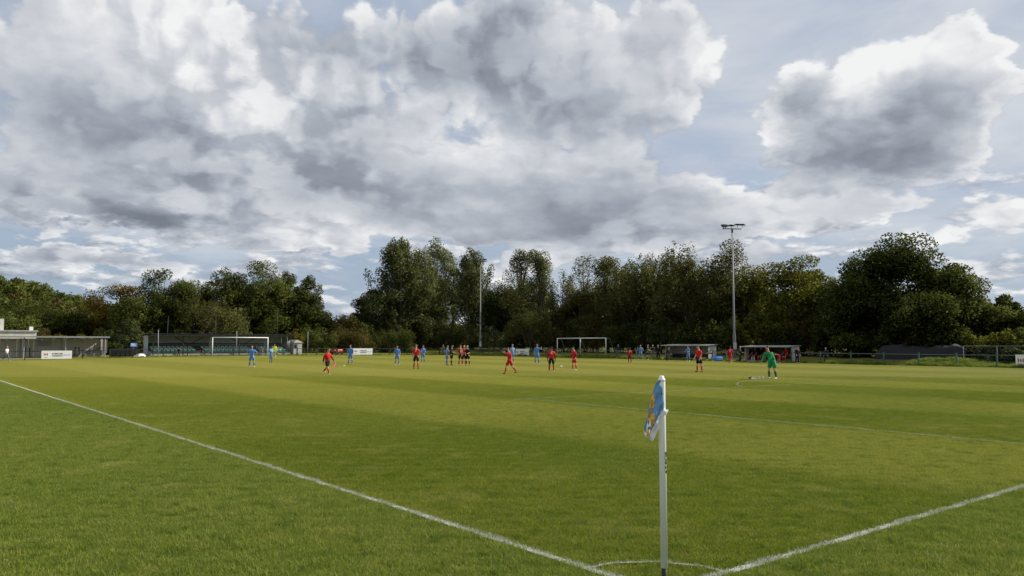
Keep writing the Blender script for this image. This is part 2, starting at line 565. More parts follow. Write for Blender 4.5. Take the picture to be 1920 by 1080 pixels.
def make_chalk_mat(name, strength):
    """white line paint caught on the grass: covers part of the sheet, worn through elsewhere"""
    m_, N, o = new_mat(name)
    geo = N.new('ShaderNodeNewGeometry')
    uvw = N.new('ShaderNodeAttribute'); uvw.attribute_name = 'across'
    n1 = N.noise(geo.outputs['Position'], 55.0, 3, .7)
    n2 = N.noise(geo.outputs['Position'], 2.2, 3, .6)
    edge = N.rng(N.m('ABSOLUTE', uvw.outputs['Fac']), .25, 1.0, 0, .36)
    cover = N.rng(N.m('SUBTRACT', N.m('ADD', n1, N.m('MULTIPLY', N.m('SUBTRACT', n2, .5), .35)), edge), .46 - strength * .26, .62 - strength * .26)
    p = N.new('ShaderNodeBsdfPrincipled')
    p.inputs['Base Color'].default_value = (.44, .46, .40, 1); p.inputs['Roughness'].default_value = .9
    tr = N.new('ShaderNodeBsdfTransparent')
    mx = N.new('ShaderNodeMixShader')
    N.put(mx.inputs[0], N.m('MULTIPLY', cover, min(1, strength)))
    m_.node_tree.links.new(tr.outputs[0], mx.inputs[1]); m_.node_tree.links.new(p.outputs[0], mx.inputs[2])
    m_.node_tree.links.new(mx.outputs[0], o.inputs['Surface'])
    return m_


M_TURF = make_turf_mat()
M_CHALK = make_chalk_mat('chalk_fresh', .78)
M_CHALK_WORN = make_chalk_mat('chalk_worn', .6)
M_CHALK_FAINT = make_chalk_mat('chalk_faint', .34)


# ------------------------------------------------------------------ ground: one sheet to the horizon
def build_ground():
    us = np.unique(np.concatenate([-np.geomspace(4, 2600, 26), np.arange(-4, 90, 1.5), 90 + np.geomspace(2, 2600, 26)]))
    vs = np.unique(np.concatenate([-np.geomspace(8, 2600, 22), np.arange(-8, 125, 1.5), 125 + np.geomspace(2, 2600, 26)]))
    UU, VV = np.meshgrid(us, vs)
    X, Y = uv_xy(UU, VV)
    Z = gz_uv(UU, VV)
    verts = np.stack([X.ravel(), Y.ravel(), Z.ravel()], 1)
    nu, nv = len(us), len(vs)
    i, j = np.meshgrid(np.arange(nu - 1), np.arange(nv - 1))
    a = (j * nu + i).ravel()
    faces = np.stack([a, a + 1, a + 1 + nu, a + nu], 1)
    o = mesh_obj('ground', verts, faces.tolist(), M_TURF, smooth=True)
    tag(o, 'mown grass pitch and the ground around it', None, None, 'structure')
    return o


GROUND = build_ground()


def strip(name, pts_uv, width, mat, label, lift=.012):
    """a painted marking along a polyline in pitch coordinates"""
    pts = []
    for (a, b) in zip(pts_uv[:-1], pts_uv[1:]):
        n = max(1, int(math.hypot(b[0] - a[0], b[1] - a[1]) / .75))
        pts += [(a[0] + (b[0] - a[0]) * k / n, a[1] + (b[1] - a[1]) * k / n) for k in range(n)]
    pts.append(pts_uv[-1])
    verts, faces, att = [], [], []
    for k, p in enumerate(pts):
        q0, q1 = pts[max(0, k - 1)], pts[min(len(pts) - 1, k + 1)]
        d = np.array([q1[0] - q0[0], q1[1] - q0[1]]); d = d / np.linalg.norm(d)
        nrm = np.array([-d[1], d[0]])
        wob = .012 * math.sin(k * .9 + p[0]) + .008 * math.sin(k * 2.3)
        for s in (-1, 0, 1):
            u, v = p[0] + nrm[0] * (s * width / 2 + wob), p[1] + nrm[1] * (s * width / 2 + wob)
            x, y = uv_xy(u, v)
            verts.append((x, y, float(gz_uv(u, v)) + lift)); att.append(float(s))
    for k in range(len(pts) - 1):
        for s in (0, 1):
            a = k * 3 + s
            faces.append((a, a + 1, a + 4, a + 3))
    o = mesh_obj(name, verts, faces, mat)
    at_ = o.data.attributes.new('across', 'FLOAT', 'POINT')
    at_.data.foreach_set('value', att)
    return tag(o, label, None, None, 'structure')


def arc(cu, cv, r_, a0, a1, n=24):
    return [(cu + r_ * math.cos(a0 + (a1 - a0) * k / n), cv + r_ * math.sin(a0 + (a1 - a0) * k / n)) for k in range(n + 1)]


strip('touchline', [(0, 0), (0, PL)], .125, M_CHALK, 'white touchline running away to the left')
strip('goal_line', [(0, 0), (PW, 0)], .125, M_CHALK, 'white goal line running off to the right from the corner')
strip('corner_arc', arc(0, 0, .80, 0, math.pi / 2), .075, M_CHALK_WORN, 'white quarter circle round the corner flag', .016)
strip('penalty_area_side_line', [(BU, 0), (BU + .5, BV)], .11, M_CHALK_FAINT, 'faint side line of the penalty area')
strip('penalty_area_front_line', [(BU + .5, BV), (PW - BU, BV)], .11, M_CHALK_FAINT, 'faint front line of the penalty area')
strip('penalty_arc', arc(32, 11, 9.3, R(40), R(140)), .11, M_CHALK_FAINT, 'faint penalty arc in front of the keeper', .016)
strip('halfway_line', [(0, 50), (PW, 50)], .12, M_CHALK_FAINT, 'faint halfway line across the pitch')
strip('centre_circle', arc(32, 50, 9.15, 0, 2 * math.pi, 48), .12, M_CHALK_FAINT, 'faint centre circle round the officials', .016)
strip('far_touchline', [(PW, 0), (PW, PL)], .12, M_CHALK_FAINT, 'faint far touchline in front of the dugouts')
strip('far_goal_line', [(0, PL), (PW, PL)], .12, M_CHALK_FAINT, 'faint far goal line under the goal')
strip('far_penalty_area_line', [(BU, PL), (BU, PL - 16.5), (PW - BU, PL - 16.5), (PW - BU, PL)], .12, M_CHALK_FAINT, 'faint lines of the far penalty area')


# ------------------------------------------------------------------ grass blades
def make_blade_mat():
    m_, N, o = new_mat('grass_blade')
    geo = N.new('ShaderNodeNewGeometry')
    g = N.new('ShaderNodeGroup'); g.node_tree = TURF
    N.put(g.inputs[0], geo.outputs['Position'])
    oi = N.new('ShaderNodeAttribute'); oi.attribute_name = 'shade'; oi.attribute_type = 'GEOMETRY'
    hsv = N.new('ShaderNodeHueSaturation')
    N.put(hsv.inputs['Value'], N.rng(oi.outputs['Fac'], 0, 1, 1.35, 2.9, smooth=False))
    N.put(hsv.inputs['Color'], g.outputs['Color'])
    c = N.mix(N.m('GREATER_THAN', oi.outputs['Fac'], .93), hsv.outputs[0], (.22, .20, .085))
    mask = line_mask(N, g.outputs['U'], g.outputs['V'], geo.outputs['Position'])
    c = N.mix(N.m('MULTIPLY', mask, N.rng(oi.outputs['Fac'], .22, .5)), c, (.46, .48, .41))
    d = N.new('ShaderNodeBsdfDiffuse'); N.put(d.inputs[0], c)
    tl = N.new('ShaderNodeBsdfTranslucent'); N.put(tl.inputs[0], c)
    gl = N.new('ShaderNodeBsdfGlossy'); gl.inputs['Roughness'].default_value = .45; gl.inputs[0].default_value = (.8, .8, .7, 1)
    mx = N.new('ShaderNodeMixShader'); mx.inputs[0].default_value = .38
    L = m_.node_tree.links
    L.new(d.outputs[0], mx.inputs[1]); L.new(tl.outputs[0], mx.inputs[2])
    m2 = N.new('ShaderNodeMixShader'); m2.inputs[0].default_value = .015
    L.new(mx.outputs[0], m2.inputs[1]); L.new(gl.outputs[0], m2.inputs[2])
    L.new(m2.outputs[0], o.inputs['Surface'])
    return m_


M_BLADE = make_blade_mat()


def grass_patch(seed, size, n, h0, h1, w):
    """a square mat of bent blades, one triangle strip of 2 faces each"""
    rg = np.random.default_rng(seed)
    px, py = rg.uniform(-size / 2, size / 2, n), rg.uniform(-size / 2, size / 2, n)
    a = rg.uniform(0, 2 * np.pi, n); h = rg.uniform(h0, h1, n); lean = rg.uniform(.15, .9, n) * h
    la = rg.uniform(0, 2 * np.pi, n)
    dx, dy = np.cos(a) * w / 2, np.sin(a) * w / 2
    lx, ly = np.cos(la) * lean, np.sin(la) * lean
    V_ = np.zeros((n, 5, 3))
    V_[:, 0] = np.stack([px - dx, py - dy, np.full(n, -.004)], 1)
    V_[:, 1] = np.stack([px + dx, py + dy, np.full(n, -.004)], 1)
    V_[:, 2] = np.stack([px + dx * .8 + lx * .35, py + dy * .8 + ly * .35, h * .6], 1)
    V_[:, 3] = np.stack([px - dx * .8 + lx * .35, py - dy * .8 + ly * .35, h * .6], 1)
    V_[:, 4] = np.stack([px + lx, py + ly, h], 1)
    b = np.arange(n) * 5
    faces = np.concatenate([np.stack([b, b + 1, b + 2, b + 3], 1).tolist(), np.stack([b + 3, b + 2, b + 4], 1).tolist()]) if False else None
    fl = []
    for k in b.tolist():
        fl.append((k, k + 1, k + 2, k + 3)); fl.append((k + 3, k + 2, k + 4))
    me = bpy.data.meshes.new('grass_patch')
    me.from_pydata(V_.reshape(-1, 3).tolist(), [], fl)
    at_ = me.attributes.new('shade', 'FLOAT', 'POINT')
    at_.data.foreach_set('value', np.repeat(rg.uniform(0, 1, n), 5))
    me.materials.append(M_BLADE)
    me.update()
    return me


def scatter_object(name, pts, sources, rots, scales, label, zscale=None):
    """points carrying one of a few source meshes through geometry nodes"""
    me = bpy.data.meshes.new(name)
    me.from_pydata([tuple(p) for p in pts], [], [])
    for nm, typ, arr in (('rotz', 'FLOAT', rots), ('scl', 'FLOAT', scales), ('sclz', 'FLOAT', scales if zscale is None else scales * zscale), ('pick', 'INT', np.arange(len(pts)) % len(sources))):
        a_ = me.attributes.new(nm, typ, 'POINT'); a_.data.foreach_set('value', arr)
    o = link(name, me)
    tag(o, label, None, None, 'stuff')
    g = bpy.data.node_groups.new(name, 'GeometryNodeTree')
    g.interface.new_socket('Geometry', in_out='INPUT', socket_type='NodeSocketGeometry')
    g.interface.new_socket('Geometry', in_out='OUTPUT', socket_type='NodeSocketGeometry')
    nd = g.nodes; L = g.links
    gi, go = nd.new('NodeGroupInput'), nd.new('NodeGroupOutput')
    join = nd.new('GeometryNodeJoinGeometry')

    def attr(nm, typ):
        n = nd.new('GeometryNodeInputNamedAttribute'); n.data_type = typ; n.inputs['Name'].default_value = nm
        return n.outputs['Attribute']
    cmb = nd.new('ShaderNodeCombineXYZ'); L.new(attr('rotz', 'FLOAT'), cmb.inputs['Z'])
    e2r = nd.new('FunctionNodeEulerToRotation'); L.new(cmb.outputs[0], e2r.inputs[0])
    scx = nd.new('ShaderNodeCombineXYZ'); sa_ = attr('scl', 'FLOAT'); L.new(sa_, scx.inputs[0]); L.new(sa_, scx.inputs[1]); L.new(attr('sclz', 'FLOAT'), scx.inputs[2]); scl = scx.outputs[0]; pick = attr('pick', 'INT')
    for k, src in enumerate(sources):
        cmp_ = nd.new('FunctionNodeCompare'); cmp_.data_type = 'INT'; cmp_.operation = 'EQUAL'
        L.new(pick, cmp_.inputs[2]); cmp_.inputs[3].default_value = k
        oi = nd.new('GeometryNodeObjectInfo'); oi.inputs['Object'].default_value = src
        iop = nd.new('GeometryNodeInstanceOnPoints')
        L.new(gi.outputs[0], iop.inputs['Points']); L.new(cmp_.outputs[0], iop.inputs['Selection'])
        L.new(oi.outputs['Geometry'], iop.inputs['Instance']); L.new(e2r.outputs[0], iop.inputs['Rotation']); L.new(scl, iop.inputs['Scale'])
        L.new(iop.outputs[0], join.inputs[0])
    L.new(join.outputs[0], go.inputs[0])
    md = o.modifiers.new('scatter', 'NODES'); md.node_group = g
    return o


def build_grass():
    rg = np.random.default_rng(11)
    pts, rots, scs = [], [], []
    # mats of turf over the ground nearest the camera, thinning with distance
    def region(y0, y1, cell, keep):
        for y in np.arange(y0, y1, cell):
            half = y * .70 + 1.0
            for x in np.arange(-half, half, cell):
                if rg.random() > keep: continue
                jx, jy = rg.uniform(-.15, .15, 2) * cell
                pts.append((x + jx, y + jy, gz(x + jx, y + jy))); rots.append(rg.integers(0, 4) * math.pi / 2 + rg.uniform(-.15, .15)); scs.append(rg.uniform(.92, 1.15))
    srcs = []
    for k in range(4):
        me = grass_patch(40 + k, .70, 3600, .012, .040, .0042)
        so = link('grass_blades', me)          # one mat lies below the ground sheet as the scatter's source
        so.location = (0, -30 - k, -1.0)
        tag(so, 'bent green grass blades', None, None, 'stuff')
        srcs.append(so)
    region(4.6, 46.0, .5, 1.0)
    P_ = np.array(pts)
    zs = 1 - .93 * sstep(P_[:, 1] + rg.uniform(-2, 2, len(P_)), 12, 44)
    o = scatter_object('grass', pts, srcs, np.array(rots), np.array(scs), 'short green grass blades of the near turf', zs)
    return o


build_grass()


def build_tufts():
    """longer clumps the mower missed, mostly outside the touchline and goal line"""
    rg = np.random.default_rng(31)
    srcs = []
    for k in range(3):
        me = grass_patch(60 + k, .16, 70, .03, .075, .0048)
        so = link('grass_tuft', me); so.location = (2 + k, -34, -1.0)
        tag(so, 'long clump of grass blades', None, None, 'stuff'); srcs.append(so)
    pts, rots, scs = [], [], []
    while len(pts) < 5200:
        y = 5.0 + 20 * rg.random() ** 1.4
        x = rg.uniform(-1, 1) * (y * .7 + .5)
        u, v = xy_uv(x, y)
        inside = u > .1 and v > .1
        f = .5 + .5 * math.sin(x * 1.7 + 1.3 * math.sin(y * .9)) * math.sin(y * 1.1 + math.sin(x * .8))
        if rg.random() > (f * .22 if inside else .15 + f * .85) or abs(u) < .1 or abs(v) < .1: continue
        for _ in range(3):
            dx, dy = rg.normal(0, .11, 2)
            pts.append((x + dx, y + dy, gz(x, y))); rots.append(rg.uniform(0, 6.28)); scs.append(rg.uniform(.55, 1.05) * (.7 if inside else 1.0))
    scatter_object('grass_tufts', pts, srcs, np.array(rots), np.array(scs), 'scattered longer grass clumps in the near turf')


build_tufts()


# ------------------------------------------------------------------ foliage
def leaf_mat(name, cols, trans=.46):
    """cols: dark, mid, light leaf colours"""
    m_, N, o = new_mat(name)
    tc = N.new('ShaderNodeTexCoord').outputs['Object']
    a = N.new('ShaderNodeAttribute'); a.attribute_name = 'shade'
    n1 = N.noise(tc, .33, 3, .6)
    f = N.m('ADD', N.m('MULTIPLY', a.outputs['Fac'], .55), N.m('MULTIPLY', N.rng(n1, .3, .7), .45))
    c = N.ramp(f, [(.0, cols[0]), (.5, cols[1]), (1.0, cols[2])])
    d = N.new('ShaderNodeBsdfDiffuse'); N.put(d.inputs[0], c)
    tl = N.new('ShaderNodeBsdfTranslucent'); N.put(tl.inputs[0], N.mix(.35, c, (.12, .13, .02)))
    mx = N.new('ShaderNodeMixShader'); mx.inputs[0].default_value = trans
    gl = N.new('ShaderNodeBsdfGlossy'); gl.inputs['Roughness'].default_value = .5; gl.inputs[0].default_value = (.9, .95, .9, 1)
    m2 = N.new('ShaderNodeMixShader'); m2.inputs[0].default_value = .0
    L = m_.node_tree.links
    L.new(d.outputs[0], mx.inputs[1]); L.new(tl.outputs[0], mx.inputs[2])
    L.new(mx.outputs[0], m2.inputs[1]); L.new(gl.outputs[0], m2.inputs[2])
    L.new(m2.outputs[0], o.inputs['Surface'])
    return m_


LEAF = {
    'dark': leaf_mat('leaf_dark', [(0.035, 0.047, 0.014), (0.074, 0.094, 0.025), (0.140, 0.156, 0.041)]),
    'green': leaf_mat('leaf_green', [(0.056, 0.076, 0.019), (0.113, 0.142, 0.033), (0.227, 0.237, 0.056)]),
    'poplar': leaf_mat('leaf_poplar', [(0.066, 0.082, 0.029), (0.139, 0.161, 0.056), (0.278, 0.291, 0.109)]),
    'willow': leaf_mat('leaf_willow', [(0.066, 0.072, 0.023), (0.132, 0.136, 0.044), (0.241, 0.227, 0.074)]),
    'yellow': leaf_mat('leaf_yellow', [(0.080, 0.090, 0.018), (0.161, 0.167, 0.031), (0.293, 0.276, 0.056)]),
    'gold': leaf_mat('leaf_gold', [(.10, .085, .016), (.20, .165, .026), (.33, .27, .04)]),
    'rust': leaf_mat('leaf_rust', [(0.085, 0.072, 0.018), (0.190, 0.136, 0.029), (0.366, 0.232, 0.045)]),
    'brown': leaf_mat('leaf_brown', [(0.066, 0.058, 0.022), (0.125, 0.103, 0.035), (0.216, 0.165, 0.059)]),
    'bramble': leaf_mat('leaf_bramble', [(0.056, 0.072, 0.029), (0.111, 0.136, 0.056), (0.216, 0.238, 0.109)]),
}
M_BARK = plain('bark', (.075, .062, .048), .9, var=.35, scale=2.0, spec=.1)
M_BARK_PALE = plain('bark_pale', (.13, .115, .09), .9, var=.3, scale=2.0, spec=.1)


def leaf_mesh(name, C, S, mat, seed, droop=0.0, aspect=.62, O=None):
    """one small leaf-spray quad at each centre; shading normals lean outwards from the clump it belongs to"""
    rg = np.random.default_rng(seed)
    n = len(C)
    a = rg.normal(size=(n, 3)); a[:, 2] = a[:, 2] * .7 - droop
    a /= np.linalg.norm(a, axis=1)[:, None]
    b = np.cross(a, rg.normal(size=(n, 3))); b /= np.linalg.norm(b, axis=1)[:, None] + 1e-9
    s = np.asarray(S)[:, None]
    la, lb = a * s * .5, b * s * .5 * aspect
    V_ = np.empty((n, 4, 3))
    V_[:, 0] = C - la; V_[:, 1] = C + lb * 1.0 - la * .1; V_[:, 2] = C + la; V_[:, 3] = C - lb * 1.0 + la * .1
    me = bpy.data.meshes.new(name)
    me.vertices.add(n * 4); me.vertices.foreach_set('co', V_.ravel())
    me.loops.add(n * 4); me.loops.foreach_set('vertex_index', np.arange(n * 4))
    me.polygons.add(n); me.polygons.foreach_set('loop_start', np.arange(n) * 4)
    me.polygons.foreach_set('use_smooth', np.ones(n, dtype=bool))
    me.update(calc_edges=True)
    if O is not None:
        out = O / (np.linalg.norm(O, axis=1)[:, None] + 1e-9)
        nr = out * .8 + rg.normal(size=(n, 3)) * .28 + np.array([0, 0, .15])
        nr /= np.linalg.norm(nr, axis=1)[:, None]
        me.normals_split_custom_set_from_vertices(np.repeat(nr, 4, 0).tolist())
    at_ = me.attributes.new('shade', 'FLOAT', 'POINT')
    at_.data.foreach_set('value', np.repeat(np.clip(rg.normal(.5, .2, n), 0, 1), 4))
    me.materials.append(mat)
    return me


def in_ball(rg, n, inner=0.0):
    d = rg.normal(size=(n, 3)); d /= np.linalg.norm(d, axis=1)[:, None]
    r_ = (inner ** 3 + (1 - inner ** 3) * rg.random(n)) ** (1 / 3)
    return d * r_[:, None]


def crown_points(kind, h, hw, rg, n, z0):
    """leaf centres and sizes, plus limb paths, for a tree of height h and half width hw"""
    C, limbs, O = [], [], []
    if kind == 'broad':
        nc = int(min(130, max(54, 54 * (hw / 4.5) ** 1.15)))
        kr = (54 / nc) ** .42
        zc, rz = (h + z0) / 2, (h - z0) / 2
        k = 0
        cl = []
        while k < nc:
            p = in_ball(rg, 1, .3)[0]
            if p[2] < -.92: continue
            wob = 1 + .16 * math.sin(3 * math.atan2(p[1], p[0]) + 5 * p[2] + rg.random())
            c = np.array([p[0] * hw * wob * .86, p[1] * hw * wob * .86, zc + p[2] * rz * .90])
            r_ = hw * rg.uniform(.20, .42) * kr; c[:2] *= rg.uniform(.9, 1.12); c[2] = zc + (c[2] - zc) * rg.uniform(.93, 1.06)
            cl.append((c, r_)); k += 1
        cl.append((np.array([0, 0, h - hw * .22]), hw * .22))
        w = np.array([r_ ** 2 for _, r_ in cl]); w /= w.sum()
        for (c, r_), ww in zip(cl, w):
            m = int(n * ww)
            q = in_ball(rg, m, .35)
            q[:, 2] = q[:, 2] * .8 + .1
            C.append(c + q * r_); O.append(q * r_ + (c - np.array([0, 0, zc])) * .22)
        for (c, r_) in cl[::3]:
            s = np.array([0, 0, rg.uniform(.2, .5) * h])
            limbs.append([s, s * .5 + c * .5 + np.array([0, 0, -.05 * h]), c])
    elif kind == 'poplar':
        nl = 34
        for i in range(nl):
            f = (i + .5) / nl
            z1 = z0 + (h * .72 - z0) * f
            ang = i * 2.4 + rg.uniform(-.4, .4)
            ln = (h - z1) * rg.uniform(.42, .78) + .06 * h
            out = hw * (1.1 - .75 * f) * rg.uniform(.6, 1.1)
            if i >= nl - 3: out *= .35
            s = np.array([0, 0, z1]); e = np.array([math.cos(ang) * out, math.sin(ang) * out, min(h, z1 + ln)])
            m = int(n / nl)
            t = rg.beta(1.5, 1.1, m)
            wdt = (.034 + .108 * np.sin(np.pi * np.clip(.12 + t * .86, 0, 1))) * h * .62
            mid = s[None, :] + (e - s)[None, :] * t[:, None]
            mid[:, :2] += (e - s)[:2] * (np.sqrt(t) - t)[:, None] * .5
            q = in_ball(rg, m); q[:, 2] *= 1.5
            C.append(mid + q * wdt[:, None]); O.append(q * wdt[:, None] + (e - s) * np.array([.12, .12, .02]))
            if i % 2 == 0: limbs.append([s, s + (e - s) * .5 + np.array([*(e - s)[:2] * .2, 0]), e])
    elif kind == 'willow':
        nl = 60
        for i in range(nl):
            ang = rg.uniform(0, 2 * math.pi)
            rr = hw * math.sqrt(rg.uniform(.02, 1)) * 1.0
            top = z0 + (h - z0) * (1 - .45 * (rr / hw) ** 2) * rg.uniform(.5, 1.0)
            c = np.array([math.cos(ang) * rr, math.sin(ang) * rr, top])
            m = int(n / nl)
            k = max(3, m // 28)
            st = c + in_ball(rg, k) * np.array([hw * .27, hw * .27, h * .055])
            ln = rg.uniform(.06, .26, k) * h
            idx = rg.integers(0, k, m)
            t = rg.random(m)
            p = st[idx].copy(); p[:, 2] -= t * ln[idx]
            p += rg.normal(size=(m, 3)) * .16
            C.append(p); O.append(p - c + np.array([0, 0, h * .10]) + c * np.array([.25, .25, 0]))
            if i % 2 == 0:
                s = np.array([0, 0, rg.uniform(.12, .4) * h])
                limbs.append([s, (s + c) / 2 + np.array([0, 0, .04 * h]), c])
    elif kind == 'airy':
        nl = 34
        for i in range(nl):
            ang = i * 2.4
            f = rg.uniform(.12, 1)
            rr = hw * rg.uniform(.1, 1.05) * math.sqrt(max(.08, 1.12 - f))
            c = np.array([math.cos(ang) * rr, math.sin(ang) * rr, z0 + (h - z0) * f])
            m = int(n / nl)
            q = in_ball(rg, m, .2)
            C.append(c + q * np.array([hw * .34, hw * .34, h * .075])); O.append(q * np.array([hw * .34, hw * .34, h * .075]) + c * np.array([.2, .2, 0]))
            s = np.array([0, 0, c[2] * rg.uniform(.4, .72)])
            limbs.append([s, (s + c) / 2, c])
    elif kind == 'bush':
        nc = 22
        for i in range(nc):
            p = in_ball(rg, 1, .3)[0]
            c = np.array([p[0] * hw * .8, p[1] * hw * .8, h * (.42 + .42 * p[2])])
            m = int(n / nc)
            q = in_ball(rg, m, .4)
            C.append(c + q * np.array([hw * .34, hw * .34, h * .22])); O.append(q * np.array([hw * .34, hw * .34, h * .22]) + (c - np.array([0, 0, h * .3])) * .3)
        for i in range(5):
            a = i * 1.3
            limbs.append([np.array([0, 0, 0]), np.array([math.cos(a) * hw * .2, math.sin(a) * hw * .2, h * .35]), np.array([math.cos(a) * hw * .5, math.sin(a) * hw * .5, h * .75])])
    C = np.concatenate(C)
    C[:, 2] = np.maximum(C[:, 2], .08)
    return C, limbs, np.concatenate(O)


def wood_mesh(name, h, r0, limbs, mat, rg, stems=1):
    mb = MB()
    bend = rg.uniform(-.03, .03, 2) * h
    pts = [(0, 0, -.3), (bend[0] * .3, bend[1] * .3, h * .25), (bend[0], bend[1], h * .5), (bend[0] * .6, bend[1] * .6, h * .8)]
    if stems: mb.tube(pts, [r0 * 1.25, r0 * .8, r0 * .5, r0 * .1], 8)
    for L_ in limbs:
        r1 = r0 * .34 if stems else r0 * .5
        mb.tube([tuple(p) for p in L_], [r1, r1 * .65, r1 * .2], 5, cap=False)
    return mb.mesh(name, mat, True)


TREE_N = [0]


def plant(name, x, y, h, hw, kind, leaf, label, cat, n=7000, size=.34, z0=None, bark=None, rotz=None, group=None, stems=1, squash=1.0, droop=0.0):
    TREE_N[0] += 1
    rg = np.random.default_rng(100 + TREE_N[0])
    z0 = h * .07 if z0 is None else z0
    n = int(n * 1.45)
    C, limbs, O = crown_points(kind, h, hw, rg, n, z0)
    S = rg.uniform(.6, 1.3, len(C)) * size * .84
    me = leaf_mesh('crown', C, S, LEAF[leaf], 500 + TREE_N[0], droop, O=O)
    wd = wood_mesh('trunk', h, max(.05, h * .019), limbs, bark or M_BARK, rg, stems)
    t = thing(name, label, cat, (x, y, gz(x, y) - .02), rg.uniform(0, 6.28) if rotz is None else rotz, group)
    link('trunk' if stems else 'stem', wd, t)
    link('crown' if stems else 'foliage', me, t)
    t.scale = (1, squash, 1)
    return t


def depth_u(px, u):
    """depth at which azimuth px crosses the line u = const"""
    a, b, _ = pix_ray(px, HORIZON); r_ = a / b
    v = (CORNER[0] + u * U2[0] - r_ * (CORNER[1] + u * U2[1])) / (r_ * V2[1] - V2[0])
    return CORNER[1] + u * U2[1] + v * V2[1]


def depth_v(px, v):
    a, b, _ = pix_ray(px, HORIZON); r_ = a / b
    u = (CORNER[0] + v * V2[0] - r_ * (CORNER[1] + v * V2[1])) / (r_ * U2[1] - U2[0])
    return CORNER[1] + u * U2[1] + v * V2[1]


def tree(px, top, hwpx, Y, kind, leaf, label, name='tree', cat='tree', **kw):
    x, y, z = at(px, Y)
    h = px_h(HORIZON - top, Y) + CAM_H - z
    full = {'bush': 1.0, 'airy': 1.38, 'willow': 1.28}.get(kind, 1.2)
    kw['n'] = int(kw.get('n', 7000) * (1.0 if kind == 'bush' else 1.5))
    return plant(name, x, y, h, px_h(hwpx, Y) * full, kind, leaf, label, cat, **kw)


def back(px, d):           # behind the far end (left) or behind the far touchline (right)
    return depth_v(px, 113 + d) if px < 790 else depth_u(px, 77 + d)


# left group, behind the stands
tree(216, 531, 52, back(216, 16), 'broad', 'rust', 'round tree turning brown and gold left of the tall dark trees')
tree(298, 503, 52, back(298, 12), 'broad', 'dark', 'dark round tree standing left in the group behind the seated stand', n=8000)
tree(362, 521, 42, back(362, 16), 'broad', 'green', 'lower green tree between two dark round trees behind the seated stand')
tree(418, 498, 46, back(418, 12), 'broad', 'dark', 'tall dark green tree straight behind the far goal', n=8000)
tree(392, 540, 50, back(392, 6), 'willow', 'willow', 'olive drooping tree in front of the tall trees behind the left goalpost', size=.28)
tree(486, 494, 50, back(486, 12), 'broad', 'green', 'tallest mid green tree behind the right goalpost', n=8000)
tree(533, 506, 28, back(533, 15), 'broad', 'dark', 'slim dark tree beside the tallest tree behind the goal')
tree(577, 520, 32, back(577, 11), 'broad', 'dark', 'dark upright tree at the right end of the group behind the stand')
tree(606, 582, 24, back(606, 14), 'broad', 'gold', 'small yellow autumn tree beside the dark upright tree', n=3500)
tree(60, 572, 80, back(60, 24), 'broad', 'dark', 'wide dark tree behind the covered terrace', n=10000)
tree(140, 578, 60, back(140, 20), 'broad', 'dark', 'lower dark tree at the end of the covered terrace')
tree(10, 590, 50, back(10, 14), 'broad', 'green', 'green tree behind the white building at the left edge')
# the tall poplars
tree(694, 541, 28, back(694, 14), 'broad', 'dark', 'small dark tree left of the tall poplars')
tree(752, 445, 56, back(752, 10), 'poplar', 'poplar', 'tall poplar with upswept branches, leftmost of the tall trees', n=9500, size=.42, bark=M_BARK_PALE)
tree(815, 441, 50, depth_u(815, 84), 'broad', 'poplar', 'tall rounded poplar behind the officials', n=9500, size=.42, bark=M_BARK_PALE, z0=2)
tree(790, 530, 45, depth_u(790, 79), 'willow', 'poplar', 'drooping pale tree below the tall poplars', n=6000, size=.34)
tree(885, 467, 40, depth_u(885, 84), 'poplar', 'poplar', 'narrow poplar directly behind the thin distant floodlight', n=7500, size=.4, bark=M_BARK_PALE)
tree(940, 532, 34, depth_u(940, 86), 'broad', 'dark', 'low dark tree right of the thin distant floodlight')
tree(978, 478, 30, depth_u(978, 83), 'airy', 'willow', 'slim leafy tree left of the twin tops above the spare goal', n=4600, size=.32)
tree(1014, 472, 32, depth_u(1014, 82), 'airy', 'poplar', 'slim rounded tree above the left post of the spare goal', n=5200, size=.32)
tree(995, 572, 34, depth_u(995, 75), 'willow', 'willow', 'grey green willow bush left of the spare goal', n=4500, size=.24, z0=.4)
tree(1056, 500, 30, depth_u(1056, 84), 'willow', 'willow', 'lower drooping tree above the middle of the spare goal', n=4600, size=.3)
tree(1098, 489, 30, depth_u(1098, 83), 'airy', 'willow', 'thin see through tree above the right post of the spare goal', n=3600, size=.3)
tree(1140, 486, 38, depth_u(1140, 84), 'airy', 'willow', 'open crowned tree with bare stems right of the spare goal', n=4800, size=.32)
tree(1186, 478, 52, depth_u(1186, 82), 'willow', 'willow', 'full olive willow left of the highest willow', n=8500, size=.32)
tree(1232, 462, 50, depth_u(1232, 86), 'willow', 'willow', 'olive willow with flat top above the left dugout', n=8500, size=.32)
tree(1292, 443, 62, depth_u(1292, 82), 'willow', 'willow', 'highest willow with feathery top left of the big floodlight', n=10500, size=.32)
tree(1366, 456, 52, depth_u(1366, 83), 'airy', 'willow', 'feathery see through willow behind the big floodlight', n=6500, size=.3)
tree(1418, 492, 42, depth_u(1418, 86), 'willow', 'yellow', 'yellowing tree just right of the big floodlight', n=6000, size=.3)
tree(1494, 484, 62, depth_u(1494, 82), 'airy', 'yellow', 'yellow green tree with pale forked trunk right of the floodlight', n=8500, size=.32, bark=M_BARK_PALE)
tree(1435, 570, 34, depth_u(1435, 76), 'willow', 'yellow', 'small yellow green tree behind the right dugout', n=3800, size=.26, z0=.6)
tree(1590, 508, 56, depth_u(1590, 84), 'broad', 'dark', 'dark tree at the left shoulder of the big oak', n=8000)
tree(1690, 457, 88, depth_u(1690, 82), 'broad', 'dark', 'huge dark oak, broadest tree on the right', n=17000, size=.34, z0=1.5)
